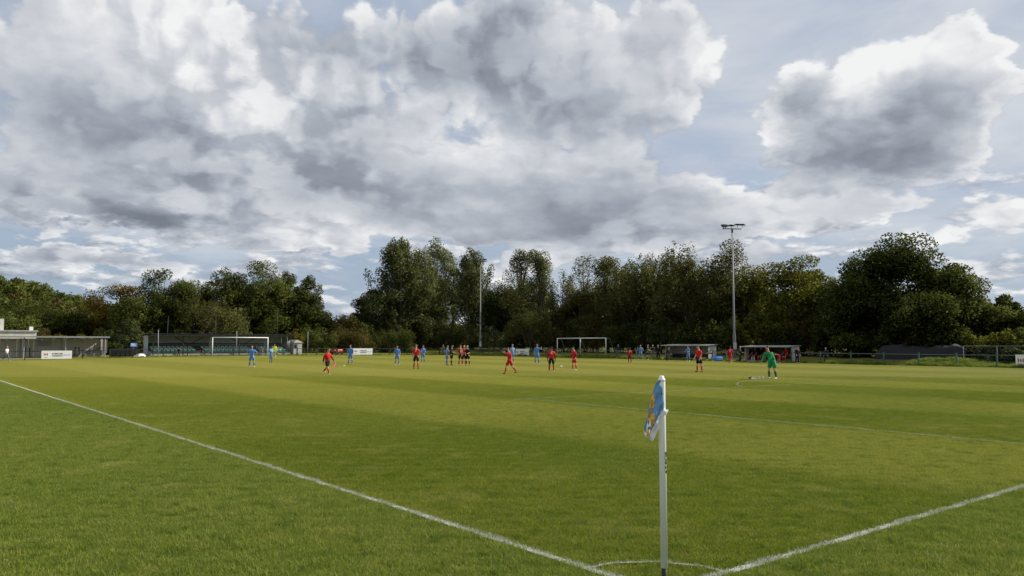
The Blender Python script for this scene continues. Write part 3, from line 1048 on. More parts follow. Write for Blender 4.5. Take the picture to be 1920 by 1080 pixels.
tree(1622, 520, 66, depth_u(1622, 78), 'broad', 'dark', 'dark tree filling in below the left of the big oak', n=9000, z0=1.0)
tree(1790, 492, 62, depth_u(1790, 82), 'broad', 'green', 'green tree at the right shoulder of the big oak', n=9000, z0=1.0)
tree(1745, 545, 70, depth_u(1745, 76), 'broad', 'dark', 'dark spreading tree above the tarpaulin', n=9000, z0=1.0)
tree(1830, 560, 50, depth_u(1830, 80), 'broad', 'green', 'low green tree sloping down right of the big oak', n=6500, z0=.8)
tree(1884, 552, 36, depth_u(1884, 84), 'broad', 'dark', 'small dark tree at the right edge', n=5000, z0=.6)
tree(1925, 585, 34, depth_u(1925, 82), 'broad', 'dark', 'dark tree cut off by the right edge', n=4500, z0=.6)

# second row closing the gaps
ROW2 = [(262, 548, 46, 'broad', 'green', 'green tree low between the brown and the dark round tree'), (332, 528, 44, 'broad', 'dark', 'dark tree filling in between the round trees on the left'), (455, 520, 46, 'broad', 'dark', 'dark tree low behind the middle of the goal'), (512, 522, 40, 'broad', 'green', 'green tree low between the tallest and the slim dark tree'),
        (556, 535, 36, 'broad', 'dark', 'dark tree low left of the upright tree at the group end'), (785, 480, 46, 'broad', 'poplar', 'pale full tree between the two tallest poplars'), (1000, 520, 44, 'broad', 'willow', 'full olive tree low between the two slim trees'),
        (640, 596, 40, 'broad', 'brown', 'brown rounded tree in the low gap between the two tall groups'), (668, 590, 30, 'broad', 'dark', 'dark low tree in the gap left of the poplars'), (720, 520, 40, 'broad', 'poplar', 'pale tree tucked behind the leftmost poplar'),
        (850, 500, 44, 'broad', 'dark', 'dark tree between the two poplars'), (915, 545, 40, 'broad', 'dark', 'dark tree filling in behind the thin floodlight'), (958, 540, 40, 'broad', 'dark', 'dark tree behind the slim leafy trees'),
        (1035, 540, 40, 'willow', 'dark', 'dark drooping tree behind the spare goal'), (1080, 545, 40, 'willow', 'willow', 'olive tree low between the thin see through trees'), (1120, 525, 40, 'broad', 'dark', 'dark tree behind the open crowned tree'),
        (1160, 500, 44, 'willow', 'willow', 'dark drooping tree left of the full olive willow'), (1210, 484, 52, 'willow', 'willow', 'olive willow just left of the flat topped willow'), (1262, 470, 52, 'willow', 'willow', 'shaded willow under the highest willow'),
        (1330, 472, 52, 'willow', 'willow', 'shaded willow left of the big floodlight mast'), (1392, 492, 46, 'willow', 'willow', 'shaded willow right behind the big floodlight mast'), (1455, 512, 46, 'willow', 'yellow', 'olive tree under the yellow green tree'),
        (1530, 515, 44, 'airy', 'yellow', 'thin yellowish tree between the yellow green tree and the oak'), (1850, 585, 50, 'broad', 'dark', 'dark low tree behind the yellow bushes')]
for (px_, top_, hw_, kd_, lf_, what_) in ROW2:
    tree(px_, top_, hw_, back(px_, 10 if px_ < 790 else 12), kd_, lf_, what_, n=6500, size=.36, z0=.5)

# undergrowth between the trunks: shrubs and bushes
SHRUBS = [
    # px, top, half width px, extra depth, leaf, what
    (20, 622, 40, 6, 'brown', 'brown bush behind the white building'), (78, 612, 34, 8, 'brown', 'reddish brown bush above the terrace roof'),
    (158, 620, 30, 4, 'yellow', 'yellow green bush above the right end of the terrace roof'), (110, 622, 24, 5, 'rust', 'rust coloured bush behind the terrace roof'),
    (196, 612, 30, 6, 'dark', 'dark bush at the corner of the terrace'), (238, 598, 34, 3, 'bramble', 'pale grey bush left of the seated stand'),
    (270, 618, 32, 3, 'brown', 'brown green bush beside the seated stand'), (215, 640, 26, 0, 'dark', 'low dark bush by the wheeled bins'),
    (318, 606, 34, 8, 'dark', 'dark bush above the left of the seated stand'), (356, 600, 34, 8, 'bramble', 'grey green bush behind the seated stand roof'),
    (440, 602, 40, 8, 'dark', 'dark bush above the middle of the seated stand'), (505, 598, 36, 6, 'green', 'green bush above the right of the seated stand'),
    (552, 612, 22, 3, 'gold', 'yellow leaved bush above the white kiosk'), (575, 608, 24, 5, 'green', 'green bush right of the white kiosk'),
    (600, 606, 34, 3, 'green', 'bright green bush right of the seated stand'), (640, 604, 40, 4, 'brown', 'brown thicket bush behind the red machine'),
    (672, 612, 34, 2, 'brown', 'olive brown bush behind the white board'), (716, 606, 34, 3, 'dark', 'dark bush left of the players in the centre'),
    (750, 612, 34, 1, 'dark', 'dark bush under the upswept poplar'), (800, 620, 34, -2, 'dark', 'dark low bush under the rounded poplar'),
    (842, 612, 30, -1, 'bramble', 'grey bush behind the officials'), (880, 606, 32, 0, 'dark', 'dark bush left of the thin floodlight'),
    (925, 610, 34, -1, 'bramble', 'grey green bush right of the thin floodlight'), (962, 622, 26, -3, 'dark', 'low dark bush behind the second white board'),
    (1040, 606, 30, -1, 'brown', 'brown bush behind the left of the spare goal'), (1076, 600, 30, 1, 'dark', 'dark bush behind the spare goal'),
    (1112, 590, 32, 0, 'brown', 'tall brownish bush behind the right of the spare goal'), (1152, 600, 34, -1, 'dark', 'dark bush behind the lone spectator'),
    (1196, 596, 36, 0, 'dark', 'dark bush behind the group by the left dugout'), (1240, 590, 36, 1, 'bramble', 'grey green bush above the left dugout'),
    (1285, 600, 36, -1, 'dark', 'dark bush over the roof of the left dugout'), (1330, 596, 34, 0, 'dark', 'dark bush left of the big floodlight'),
    (1376, 590, 34, 1, 'dark', 'dark bush behind the big floodlight'), (1470, 610, 34, -1, 'dark', 'dark bush above the right dugout'),
    (1505, 596, 34, 1, 'brown', 'olive bush above the end of the right dugout'), (1548, 604, 34, -1, 'dark', 'dark bush behind the two onlookers'),
    (1590, 622, 34, -4, 'green', 'leafy green bush in front of the dark trees'), (1625, 600, 36, -1, 'dark', 'dark bush left of the tarpaulin'),
    (1680, 596, 44, -1, 'dark', 'dark bush behind the tarpaulin'), (1735, 604, 40, -2, 'brown', 'olive bush above the tarpaulin'),
    (1790, 606, 38, -2, 'green', 'green bush above the end of the tarpaulin'), (1835, 618, 36, -4, 'yellow', 'yellow bush above the wire fence'),
    (1885, 616, 38, -4, 'yellow', 'wide yellow bush at the right edge'), (1925, 610, 30, -3, 'green', 'green bush cut off by the right edge'),
    (1850, 648, 30, -6, 'bramble', 'low bramble heap behind the wire fence'), (1905, 648, 30, -6, 'bramble', 'low bramble heap behind the last white board'),
]
for (px_, top_, hw_, dz_, lf_, what_) in SHRUBS:
    tree(px_, top_, hw_, back(px_, dz_), 'bush', lf_, what_, name='shrub', cat='shrub', n=2600, size=.27, stems=0, group='undergrowth along the edge of the ground')


# ------------------------------------------------------------------ wooded hill and far woods
def hill_h(px, Y):
    """wooded ridge to the left, low swell elsewhere"""
    left = sstep(px, 260, -150)
    t = sstep(Y, 210, 380)
    return t * (4.0 + left * 27.0 + 3 * math.sin(px * .011))


def build_hills():
    pxs = np.linspace(-700, 2700, 70); Ys = np.linspace(190, 620, 30)
    verts, faces = [], []
    for Y in Ys:
        for p in pxs:
            a, b, _ = pix_ray(p, HORIZON)
            x = a / b * Y
            verts.append((x, Y, gz(x, Y) + hill_h(p, min(Y, 420)) - .4))
    n = len(pxs)
    for j in range(len(Ys) - 1):
        for i in range(n - 1):
            k = j * n + i
            faces.append((k, k + 1, k + n + 1, k + n))
    m_ = plain('hill_soil', (.045, .05, .022), .95, var=.4, scale=.05, spec=.05)
    o = mesh_obj('hills', verts, faces, m_, smooth=True)
    tag(o, 'low wooded hills beyond the ground', None, None, 'structure')
    srcs = []
    for k, lf in enumerate(('dark', 'green', 'brown', 'dark')):
        rg = np.random.default_rng(900 + k)
        C, _, O = crown_points('bush', 11.0, 5.6, rg, 1500, 1.0)
        me = leaf_mesh('far_crown', C, rg.uniform(.7, 1.4, len(C)) * .95, LEAF[lf], 950 + k, O=O)
        so = link('far_crown', me); so.location = (40 * k, 900, -60)
        tag(so, 'distant tree crown of the far wood', None, None, 'stuff')
        srcs.append(so)
    rg = np.random.default_rng(77)
    pts, rots, scs = [], [], []
    for _ in range(2600):
        p, Y = rg.uniform(-500, 2450), rg.uniform(215, 430)
        if p > 330 and Y > 300: continue
        a, b, _ = pix_ray(p, HORIZON)
        x = a / b * Y
        pts.append((x, Y, gz(x, Y) + hill_h(p, Y) - 2.0)); rots.append(rg.uniform(0, 6.28)); scs.append(rg.uniform(.6, 1.15) if p < 330 else rg.uniform(.55, .8))
    scatter_object('far_wood', pts, srcs, np.array(rots), np.array(scs), 'dense wood covering the far hills')


build_hills()


# ------------------------------------------------------------------ things of the ground
ROT = math.pi / 2 - PITCH_ANG        # local x runs along u, local y along v


def u_of(px, v):
    Y = depth_v(px, v); x, y, _ = at(px, Y); return xy_uv(x, y)[0]


def v_of(px, u):
    Y = depth_u(px, u); x, y, _ = at(px, Y); return xy_uv(x, y)[1]


def pt(u, v, dz=0.0):
    x, y = uv_xy(u, v)
    return (x, y, float(gz_uv(u, v)) + dz)


M_GREYSTEEL = plain('galvanised_steel', (.36, .37, .38), .5, .6, scale=2.0)
M_MAST = plain('weathered_mast', (.17, .175, .185), .6, .3, scale=1.2)
M_WHITE = plain('white_paint', (.78, .78, .76), .45, var=.05, scale=4.0, dirt=(.5, .48, .42))
M_WHITEDULL = plain('weathered_white', (.44, .43, .41), .7, var=.1, scale=3.0, dirt=(.3, .29, .25))
M_GREYPOST = plain('grey_paint', (.34, .36, .38), .55, scale=3.0)
M_CLAD = plain('grey_cladding', (.52, .49, .42), .7, scale=1.2, dirt=(.38, .35, .30))
M_CLADDARK = plain('dark_grey_panel', (.26, .255, .24), .7, scale=1.2, dirt=(.17, .16, .15))
M_CLADPALE = plain('pale_cladding', (.42, .45, .45), .65, scale=1.2, dirt=(.2, .21, .2))
M_ROOF = plain('roof_sheet', (.30, .31, .32), .5, .3, scale=1.5)
M_DARKROOF = plain('dark_roof', (.035, .04, .042), .7, scale=1.5)
M_GREENPAINT = plain('green_paint', (.030, .115, .075), .5, scale=3.0, dirt=(.05, .07, .05))
M_GREENDARK = plain('dark_green_panel', (.018, .075, .060), .55, scale=2.0)
M_SEAT = plain('green_seat', (.045, .24, .17), .35, var=.08, scale=3.0, spec=.6)
M_SEATGLINT = plain('pale_seat_glint', (.70, .78, .74), .4, var=.08, scale=3.0)  # sunlit seat tops, painted as a pale colour
M_POSTGREEN = plain('rail_post_green', (.045, .105, .078), .55, scale=4.0, dirt=(.16, .19, .15))
M_RAIL = plain('rail_tube', (.11, .16, .14), .5, .2, scale=4.0)
M_CONC = plain('concrete', (.33, .32, .29), .85, scale=1.5, bump=.3)
M_BLACK = plain('black_plastic', (.012, .012, .013), .5, scale=4.0)
M_DARK = plain('dark_metal', (.04, .042, .045), .5, .4, scale=4.0)
M_TARP = plain('dark_tarpaulin', (.014, .014, .016), .8, var=.25, scale=.6, bump=.2)
M_BANNER = plain('banner_vinyl', (.80, .80, .78), .4, var=.03, scale=2.0)
M_INK = plain('banner_ink', (.055, .055, .085), .5)
M_INKRED = plain('crest_red', (.42, .08, .07), .5)
M_INKTAN = plain('crest_tan', (.36, .20, .12), .5)
M_INKBLUE = plain('script_blue', (.30, .36, .50), .5)
M_RED = plain('red_enamel', (.42, .022, .015), .35, scale=3.0)
M_BLUESIGN = plain('blue_sign', (.09, .17, .50), .4)
M_CREAM = plain('cream_render', (.62, .60, .52), .8, scale=1.5, dirt=(.42, .4, .33))
M_GLASS = plain('dark_glass', (.02, .025, .03), .1, spec=.8)
M_YELLOWBAG = plain('pale_sheet', (.66, .66, .64), .6, scale=2.0)


def text_mesh(body, size, mat, name='lettering', bold=0.0, depth=.004):
    cu = bpy.data.curves.new(name, 'FONT')
    cu.body = body; cu.size = size; cu.align_x = 'CENTER'; cu.align_y = 'CENTER'; cu.extrude = depth; cu.offset = bold; cu.resolution_u = 3
    o = bpy.data.objects.new(name, cu); COL.objects.link(o)
    dg = bpy.context.evaluated_depsgraph_get()
    me = bpy.data.meshes.new_from_object(o.evaluated_get(dg))
    COL.objects.unlink(o); bpy.data.objects.remove(o)
    me.materials.clear(); me.materials.append(mat)
    return me


# ---- perimeter rail: far touchline side and far end
M_RAILDARK = plain('rail_post_dark', (.020, .035, .030), .6, scale=4.0)


def rail_run(label, P0, P1, n, skip=(), dark=False):
    """posts and tube between two pitch points"""
    t = thing('perimeter_rail', label, 'rail', pt(*P0), ROT, 'green and grey rails round the pitch')
    inv = Matrix.Rotation(-ROT, 3, 'Z')
    post_me = MB().box((0, 0, .53), (.11, .11, 1.16)).box((0, 0, 1.125), (.14, .14, .03)).mesh('post', M_RAILDARK if dark else M_POSTGREEN)
    base = Vector(pt(*P0))
    loc = [inv @ (Vector(pt(P0[0] + (P1[0] - P0[0]) * k / n, P0[1] + (P1[1] - P0[1]) * k / n)) - base) for k in range(n + 1)]
    for k, p in enumerate(loc):
        if k in skip: continue
        link('post', post_me, t, p)
    for k in range(n):
        if k in skip and k + 1 in skip: continue
        MB().tube([loc[k] + Vector((0, 0, .98)), loc[k + 1] + Vector((0, 0, .98))], .03, 6).build('rail_tube', M_RAILDARK if dark else M_RAIL, t)
        MB().tube([loc[k] + Vector((0, 0, .45)), loc[k + 1] + Vector((0, 0, .45))], .012, 4).build('lower_wire', M_RAILDARK if dark else M_RAIL, t)
    return t


U_R, V_R = 66.2, 104.6
v_a = v_of(1868, U_R)
rail_run('green post and rail along the far touchline right of the dugouts', (U_R, v_a - 9.3), (U_R, v_a + 18.6), 9)
rail_run('green post and rail along the far touchline left of the dugouts', (U_R, v_of(1232, U_R)), (U_R, V_R), 14)
rail_run('short length of rail between the two dugouts', (U_R, v_of(1388, U_R)), (U_R, v_of(1336, U_R)), 2)
rail_run('dark rail across the far end in front of the seated stand', (20.5, V_R), (U_R - .1, V_R), 15, dark=True)
rail_run('dark rail in front of the grey covered terrace', (-4, V_R), (20.3, V_R), 8, dark=True)


# ---- advertising boards on the rail
def board(c_uv, w, h, rot, label, flip=False):
    t = thing('advertising_board', label, 'board', pt(*c_uv, .06), rot, 'white sponsor boards on the rail')
    MB().box((0, 0, h / 2), (w, .03, h)).build('panel', M_BANNER, t, bevel=.004)
    MB().box((0, 0, h + .012), (w + .04, .05, .024)).build('frame_edge', M_WHITEDULL, t)
    cx = -w * .36
    for k, dx in enumerate((-.13, 0, .13)):           # crest: two beasts either side of a shield, ribbon below
        s = .17 * h / .95
        v = [(-.3, 0), (-.15, .55), (-.45, .9), (-.1, 1.35), (.25, 1.1), (.2, .6), (.45, .2), (.2, -.45), (-.2, -.5)] if k != 1 else [(-.4, 1.0), (.4, 1.0), (.42, .1), (0, -.5), (-.42, .1)]
        sx = -1 if k == 2 else 1
        mesh_obj('crest', [(cx + dx * 1.35 * h + sx * a * s, -.019, h * .48 + b * s * 1.0) for a, b in v], [tuple(range(len(v)))], M_INKRED if k != 1 else M_INKTAN, t)
    mesh_obj('crest_ribbon', [(cx - .2 * h, -.019, h * .2), (cx, -.019, h * .12), (cx + .2 * h, -.019, h * .2), (cx + .2 * h, -.019, h * .26), (cx, -.019, h * .19), (cx - .2 * h, -.019, h * .26)], [(0, 1, 4, 5), (1, 2, 3, 4)], M_INKTAN, t)
    for body, z, sz, x, m_ in (('KYMROGER', .62, .25, .02, M_INK), ('TANKERVICK', .36, .22, .02, M_INK), ('Spencers', .48, .20, .345, M_INKBLUE)):
        me = text_mesh(body, sz * h, m_, bold=.004)
        o = link('lettering', me, t, (x * w, -.021, z * h)); o.rotation_euler = (math.pi / 2, 0, 0)
        o.scale = (min(1.25, (.36 if x < .1 else .24) * w / max(.01, me.vertices and (max(v.co.x for v in me.vertices) - min(v.co.x for v in me.vertices)))), 1, 1)
    return t


def end_board(px0, px1, h, label, v=V_R - .12):
    a, b = u_of(px0, v), u_of(px1, v)
    return board(((a + b) / 2, v), b - a, h, ROT, label)


end_board(78.5, 135.5, .98, 'white board with red crest and two lines of lettering before the terrace')
end_board(662, 698.5, .98, 'white crest board on the far rail beside the red machine', V_R - .12)
va, vb = v_of(967, U_R - .12), v_of(991.5, U_R - .12)
board((U_R - .12, (va + vb) / 2), abs(va - vb), .98, ROT - math.pi / 2, 'small white crest board left of the spare goal')
va, vb = v_of(1903, U_R - .12), v_of(1975, U_R - .12)
board((U_R - .12, (va + vb) / 2), abs(va - vb), .98, ROT - math.pi / 2, 'white crest board cut off by the right edge')


# ---- covered terrace on the left
def covered_terrace():
    v0 = 107.6
    u0, u1 = -1.0, 17.6
    t = thing('covered_terrace', 'long grey covered terrace with flat roof and clad back wall', 'stand', pt(u0, v0), ROT)
    L_, D_, H_ = u1 - u0, 3.2, 2.72
    MB().box((L_ / 2, D_ / 2, .04), (L_, D_, .16)).build('concrete_base', M_CONC, t)
    n = 31
    wp = L_ / n
    pm = MB().box((0, 0, 1.24), (wp - .02, .05, 2.34)).box((0, -.04, 1.24), (.05, .03, 2.34)).mesh('wall_panel', M_CLAD)
    for k in range(n): link('wall_panel', pm, t, ((k + .5) * wp, D_, .1))
    MB().box((L_ / 2, D_ - .09, 1.0), (L_, .05, .08)).build('wall_rail', M_GREYPOST, t)
    for k, uu in enumerate((17.3, 12.85, 8.4, 3.95, -.5)):
        MB().tube([(uu - u0, .25, 0), (uu - u0, .25, H_ - .1)], .075, 8).build('roof_post', M_GREYSTEEL, t)
    for uu in (17.3, 12.85, 8.4, 3.95): MB().box((uu - u0, D_ - .12, 1.3), (.09, .09, 2.6)).build('back_post', M_GREYPOST, t)
    MB().box((L_ / 2, -.28, H_ - .02), (L_ + .3, .05, .17)).build('fascia', M_ROOF, t)
    nr = 24
    rm = MB().box((0, 0, 0), ((L_ + .3) / nr - .015, D_ + .75, .05)).box((0, 0, .035), (.05, D_ + .75, .03)).mesh('roof_sheet', M_ROOF)
    for k in range(nr):
        o = link('roof_sheet', rm, t, (-.15 + (k + .5) * (L_ + .3) / nr, D_ / 2 + .1, H_ + .01)); o.rotation_euler = (-.02, 0, 0)
    # right end: pale boarded side with a sloping handrail
    ns = 7
    for k in range(ns): MB().box((L_ + .02, .95 + k * .33, 1.55), (.04, .29, 1.7)).build('side_board', M_WHITEDULL, t)
    MB().tube([(L_ - 3.6, D_ - .7, .35), (L_ - .2, D_ - .7, 1.35)], .04, 6).build('handrail', M_DARK, t)
    for k in range(6): MB().box((L_ - 3.3 + k * .62, D_ - .75, .10 + (k + 1) * .075), (.6, 1.2, (k + 1) * .15)).build('step', M_CONC, t)
    nb = MB().box((0, 0, 0), (1.75, .04, .75)).build('notice_board', M_WHITEDULL, t, (False), (u_of(82, v0 + D_) - u0, D_ - .1, 1.88))
    for k in range(4): MB().box((0, -.025, .24 - k * .15), (1.4 - .2 * (k % 2), .008, .05)).build('notice_line', M_INK, nb)
    for k in range(15):
        mesh_obj('pennant', [(k * 1.2 + .3, .2, H_ - .22), (k * 1.2 + .62, .2, H_ - .22), (k * 1.2 + .46, .2, H_ - .52)], [(0, 1, 2)], M_WHITEDULL if k % 2 else M_CLADPALE, t)
    return t


covered_terrace()


def high_table(u, v, label):
    t = thing('high_table', label, 'table', pt(u, v, .12), ROT, 'high tables in the terrace')
    MB().box((0, 0, 1.08), (.75, .75, .05)).build('table_top', M_BLACK, t)
    for sx in (-1, 1):
        for sy in (-1, 1): MB().tube([(sx * .3, sy * .3, 0), (sx * .2, sy * .2, 1.06)], .03, 6).build('leg', M_BLACK, t)


high_table(u_of(52, 109.4), 109.4, 'black high table left of the notice board in the terrace')
high_table(u_of(145, 109.4), 109.4, 'black high table right of the white board in the terrace')


def white_building():
    v0 = 116.5
    a = u_of(67.5, v0)
    z0 = px_h(HORIZON - 623.5, depth_v(60, v0)) + CAM_H
    t = thing('white_building', 'flat roofed white building behind the terrace roof', 'building', pt(a, v0), ROT)
    b = Vector((0, 0, 0))
    MB().box((-7, 4, z0 / 2 - .2), (14, 8, z0)).build('wall', M_CREAM, t)
    MB().box((-7, 4, z0 - .12), (14.3, 8.3, .16)).build('parapet', M_WHITEDULL, t)
    MB().box((-.55, .6, z0 + .2), (.42, .42, .5)).build('vent', M_WHITE, t)
    e = u_of(5.5, v0 + 1) - a
    h2 = px_h(HORIZON - 602, depth_v(5, v0)) + CAM_H
    MB().box((e - 3, 3.5, h2 / 2), (6, 5, h2)).build('upper_storey', M_CREAM, t)
    for k in range(3): MB().box((-3 - k * 3, -.02, 1.6), (1.4, .06, 1.2)).build('window', M_GLASS, t)
    return t


white_building()


# ---- seated stand behind the far goal
def seated_stand():
    v0 = 107.4
    u0, u1 = u_of(284, v0), u_of(549, v0)
    L_, D_, H_ = u1 - u0, 4.2, 2.86
    t = thing('seated_stand', 'low dark roofed stand with rows of green seats behind the goal', 'stand', pt(u0, v0), ROT)
    for k in range(3): MB().box((L_ / 2, .9 + k * .95, .04 + .2 * (k + 1) * .5), (L_ - .2, .95, .2 * (k + 1) + .1)).build('terrace_step', M_CONC, t)
    n = 20
    w = L_ / n
    up = MB().box((0, 0, 2.25), (w - .015, .05, 1.0)).box((0, -.035, 2.25), (.04, .02, 1.0)).mesh('upper_panel', M_CLADPALE)
    lo = MB().box((0, 0, .87), (w - .015, .05, 1.7)).mesh('lower_panel', M_GREENDARK)
    for k in range(n):
        link('upper_panel', up, t, ((k + .5) * w, D_, 0)); link('lower_panel', lo, t, ((k + .5) * w, D_, 0))
    ends = MB().box((0, 0, 1.4), (.05, 2.2, 2.7)).mesh('end_panel', M_CLADPALE)
    link('end_panel', ends, t, (0.03, D_ - 1.15, 0)); link('end_panel', ends, t, (L_ - .03, D_ - 1.15, 0))
    MB().box((L_ / 2, -.35, H_ - .04), (L_ + .5, .06, .2)).build('fascia', M_DARKROOF, t)
    nr = 22
    rm = MB().box((0, 0, 0), ((L_ + .5) / nr - .012, D_ + 1.0, .05)).box((0, 0, .03), (.05, D_ + 1.0, .03)).mesh('roof_sheet', M_DARKROOF)
    for k in range(nr):
        o = link('roof_sheet', rm, t, (-.25 + (k + .5) * (L_ + .5) / nr, D_ / 2 + .05, H_ + .02)); o.rotation_euler = (-.025, 0, 0)
    for k in range(6):
        x = .25 + k * (L_ - .5) / 5
        MB().box((x, .1, H_ / 2), (.12, .12, H_ - .1)).build('roof_post', M_DARK, t)
        if k in (1, 3):
            dx = (L_ - .5) / 5
            MB().tube([(x, D_ - .1, H_ - .3), (x + dx * .5, D_ - .1, 1.5)], .05, 5).build('brace', M_DARK, t)
            MB().tube([(x + dx, D_ - .1, H_ - .3), (x + dx * .5, D_ - .1, 1.5)], .05, 5).build('brace', M_DARK, t)
    MB().tube([(0, .12, 1.45), (L_, .12, 1.45)], .025, 5).build('front_rail', M_DARK, t)
    back_me = MB().box((0, .18, .36), (.42, .04, .30), M=Matrix.Rotation(-.16, 3, 'X')).box((0, .0, .20), (.42, .34, .05)).mesh('seat', M_SEAT)
    glint_me = MB().box((0, .205, .52), (.36, .085, .11)).mesh('seat_glint', M_SEATGLINT)  # pale bar standing in for the sun glint along each seat back
    for r_ in range(3):
        x = .7
        while x < L_ - .5:
            blk = (x % 7.4)
            if blk < 6.3:
                s = link('seat', back_me, t, (x, .85 + r_ * .95, .09 + .2 * (r_ + 1)))
                link('seat_glint', glint_me, s)
            x += .56
    return t


seated_stand()


def kiosk():
    v0 = 108.0
    a, b = u_of(548.5, v0), u_of(566, v0)
    w = b - a
    t = thing('kiosk', 'small white shed with pitched roof beside the seated stand', 'shed', pt(a + w / 2 + .1, v0), ROT)
    h = 1.75
    MB().box((0, 1.1, h / 2), (w * .9, 2.2, h)).build('wall', M_WHITEDULL, t)
    rf = MB()
    rf.add([(-w * .52, -.15, h), (w * .52, -.15, h), (w * .52, 2.35, h), (-w * .52, 2.35, h), (-w * .15, -.15, h + .42), (-w * .15, 2.35, h + .42)], [(0, 1, 4), (2, 3, 5), (0, 4, 5, 3), (1, 2, 5, 4), (0, 3, 2, 1)])
    rf.build('roof', M_CREAM, t)
    MB().box((w * .1, -.02, .85), (w * .3, .06, 1.4)).build('door', M_CLADPALE, t)
    MB().box((-w * .25, -.02, 1.2), (w * .2, .05, .5)).build('window', M_GLASS, t)


kiosk()


# ---- goals
M_NET = plain('net_cord', (.30, .36, .42), .8)


def net_mesh(L_, H_, D_):
    mb = MB()
    def strand(a, b):
        a, b = Vector(a), Vector(b)
        mb.tube([a, b], .009, 3, cap=False)
    st = .30
    k = 0
    while k * st <= L_ + .01:
        x = -L_ / 2 + k * st
        strand((x, D_, 0), (x, D_ * .45, H_)); strand((x, D_ * .45, H_), (x, 0, H_)); k += 1
    k = 0
    while k * st <= H_:
        z = k * st
        y = D_ - (D_ * .55) * z / H_
        strand((-L_ / 2, y, z), (L_ / 2, y, z)); strand((-L_ / 2, 0, z), (-L_ / 2, y, z)); strand((L_ / 2, 0, z), (L_ / 2, y, z)); k += 1
    k = 0
    while k * st <= D_:
        y = k * st
        zt = H_ if y < D_ * .45 else H_ * (D_ - y) / (D_ * .55)
        strand((-L_ / 2, y, 0), (-L_ / 2, y, zt)); strand((L_ / 2, y, 0), (L_ / 2, y, zt)); k += 1
    return mb.mesh('net', M_NET)


def goal(c, rot, L_, H_, D_, label, name, net=True, mid=False):
    t = thing(name, label, 'goal', c, rot)
    for s in (-1, 1):
        MB().tube([(s * L_ / 2, 0, 0), (s * L_ / 2, 0, H_)], .06, 10).build('post', M_WHITE, t, True)
        MB().tube([(s * L_ / 2, 0, H_ - .05), (s * L_ / 2, D_ * .45, H_ - .05), (s * L_ / 2, D_, 0)], .025, 6).build('net_support', M_GREYSTEEL, t)
    MB().tube([(-L_ / 2 - .06, 0, H_), (L_ / 2 + .06, 0, H_)], .06, 10).build('crossbar', M_WHITE, t, True)
    MB().tube([(-L_ / 2, D_, .03), (L_ / 2, D_, .03)], .025, 6).build('ground_bar', M_GREYSTEEL, t)
    if net: link('net', net_mesh(L_, H_, D_), t)
    return t


goal(pt(32, PL + .06), ROT, 7.32, 2.44, 1.9, 'white goal with net in front of the seated stand', 'goal')
va, vb = v_of(1045, 70.5), v_of(1136, 70.5)
gsp = goal(pt(70.5, (va + vb) / 2), ROT - math.pi / 2, abs(va - vb), 2.3, 1.7, 'spare white goal frame without net behind the far rail', 'spare_goal', net=False)
ga, gb = v_of(1088, 72.6), v_of(1192, 72.6)
MB().tube([(-.1, .0, 0), (-.1, .0, 2.3)], .05, 8).build('middle_post', M_WHITE, gsp, True)
MB().tube([(-.1, .0, 2.2), (-.1, 1.5, .05)], .025, 6).build('stay', M_GREYSTEEL, gsp)


# ---- floodlights
def floodlight(u, v, h, label, heads, arm_rot):
    t = thing('floodlight', label, 'floodlight', pt(u, v, -.02), 0, 'floodlight masts')
    MB().box((0, 0, .05), (.8, .8, .12)).build('base_plate', M_CONC, t)
    MB().tube([(0, 0, 0), (0, 0, h * .18), (0, 0, h * .2), (0, 0, h)], [.19, .17, .12, .06], 12).build('mast', M_MAST, t, True)
    MB().box((0, -.26, 1.5), (.3, .2, .75)).build('control_box', M_WHITEDULL, t)
    M_ = Matrix.Rotation(arm_rot, 4, 'Z')
    ca, sa = math.cos(arm_rot), math.sin(arm_rot)
    MB().box((0, 0, h + .02), (2.2, .09, .09), arm_rot).build('cross_arm', M_DARK, t)
    MB().box((0, 0, h - .22), (.16, .16, .4)).build('bracket', M_DARK, t)
    for (dx, dy, dz, tilt, sx) in heads:
        hd = link('lamp_head', MB().box((0, 0, 0), (.54 * sx, .5, .13)).box((0, .05, .09), (.34 * sx, .3, .07)).mesh('lamp_head', M_DARK), t, (dx * ca - dy * sa, dx * sa + dy * ca, h + dz))
        hd.rotation_euler = (tilt, 0, arm_rot)
        MB().box((0, 0, -.07), (.46 * sx, .42, .012)).build('lens', M_GLASS, hd)
        MB().tube([(0, 0, -.05), (0, 0, -.3)], .03, 6).build('yoke', M_DARK, hd)
    return t


FU = 69.3
v1_ = v_of(1377, FU)
Y1 = depth_u(1377, FU)
hd4 = [(-1.15, -.5, .26, .55, 1.0), (-.62, .3, .42, .3, 1.0), (.05, .35, .44, .2, 1.0), (.75, .2, .52, .12, 1.15), (1.1, -.2, .46, .15, 1.0)]
floodlight(FU, v1_, px_h(HORIZON - 428, Y1) + CAM_H - pt(FU, v1_)[2], 'tall grey floodlight mast between the two dugouts', hd4, .12)
FU2 = 70.5
v2_ = v_of(900.5, FU2)
Y2 = depth_u(900.5, FU2)
floodlight(FU2, v2_, px_h(HORIZON - 490, Y2) + CAM_H - pt(FU2, v2_)[2], 'thin distant floodlight mast in front of the poplars', [(-.8, 0, .3, .2, 1.1), (0, 0, .32, .2, 1.0), (.75, 0, .3, .2, 1.1)], -.25)


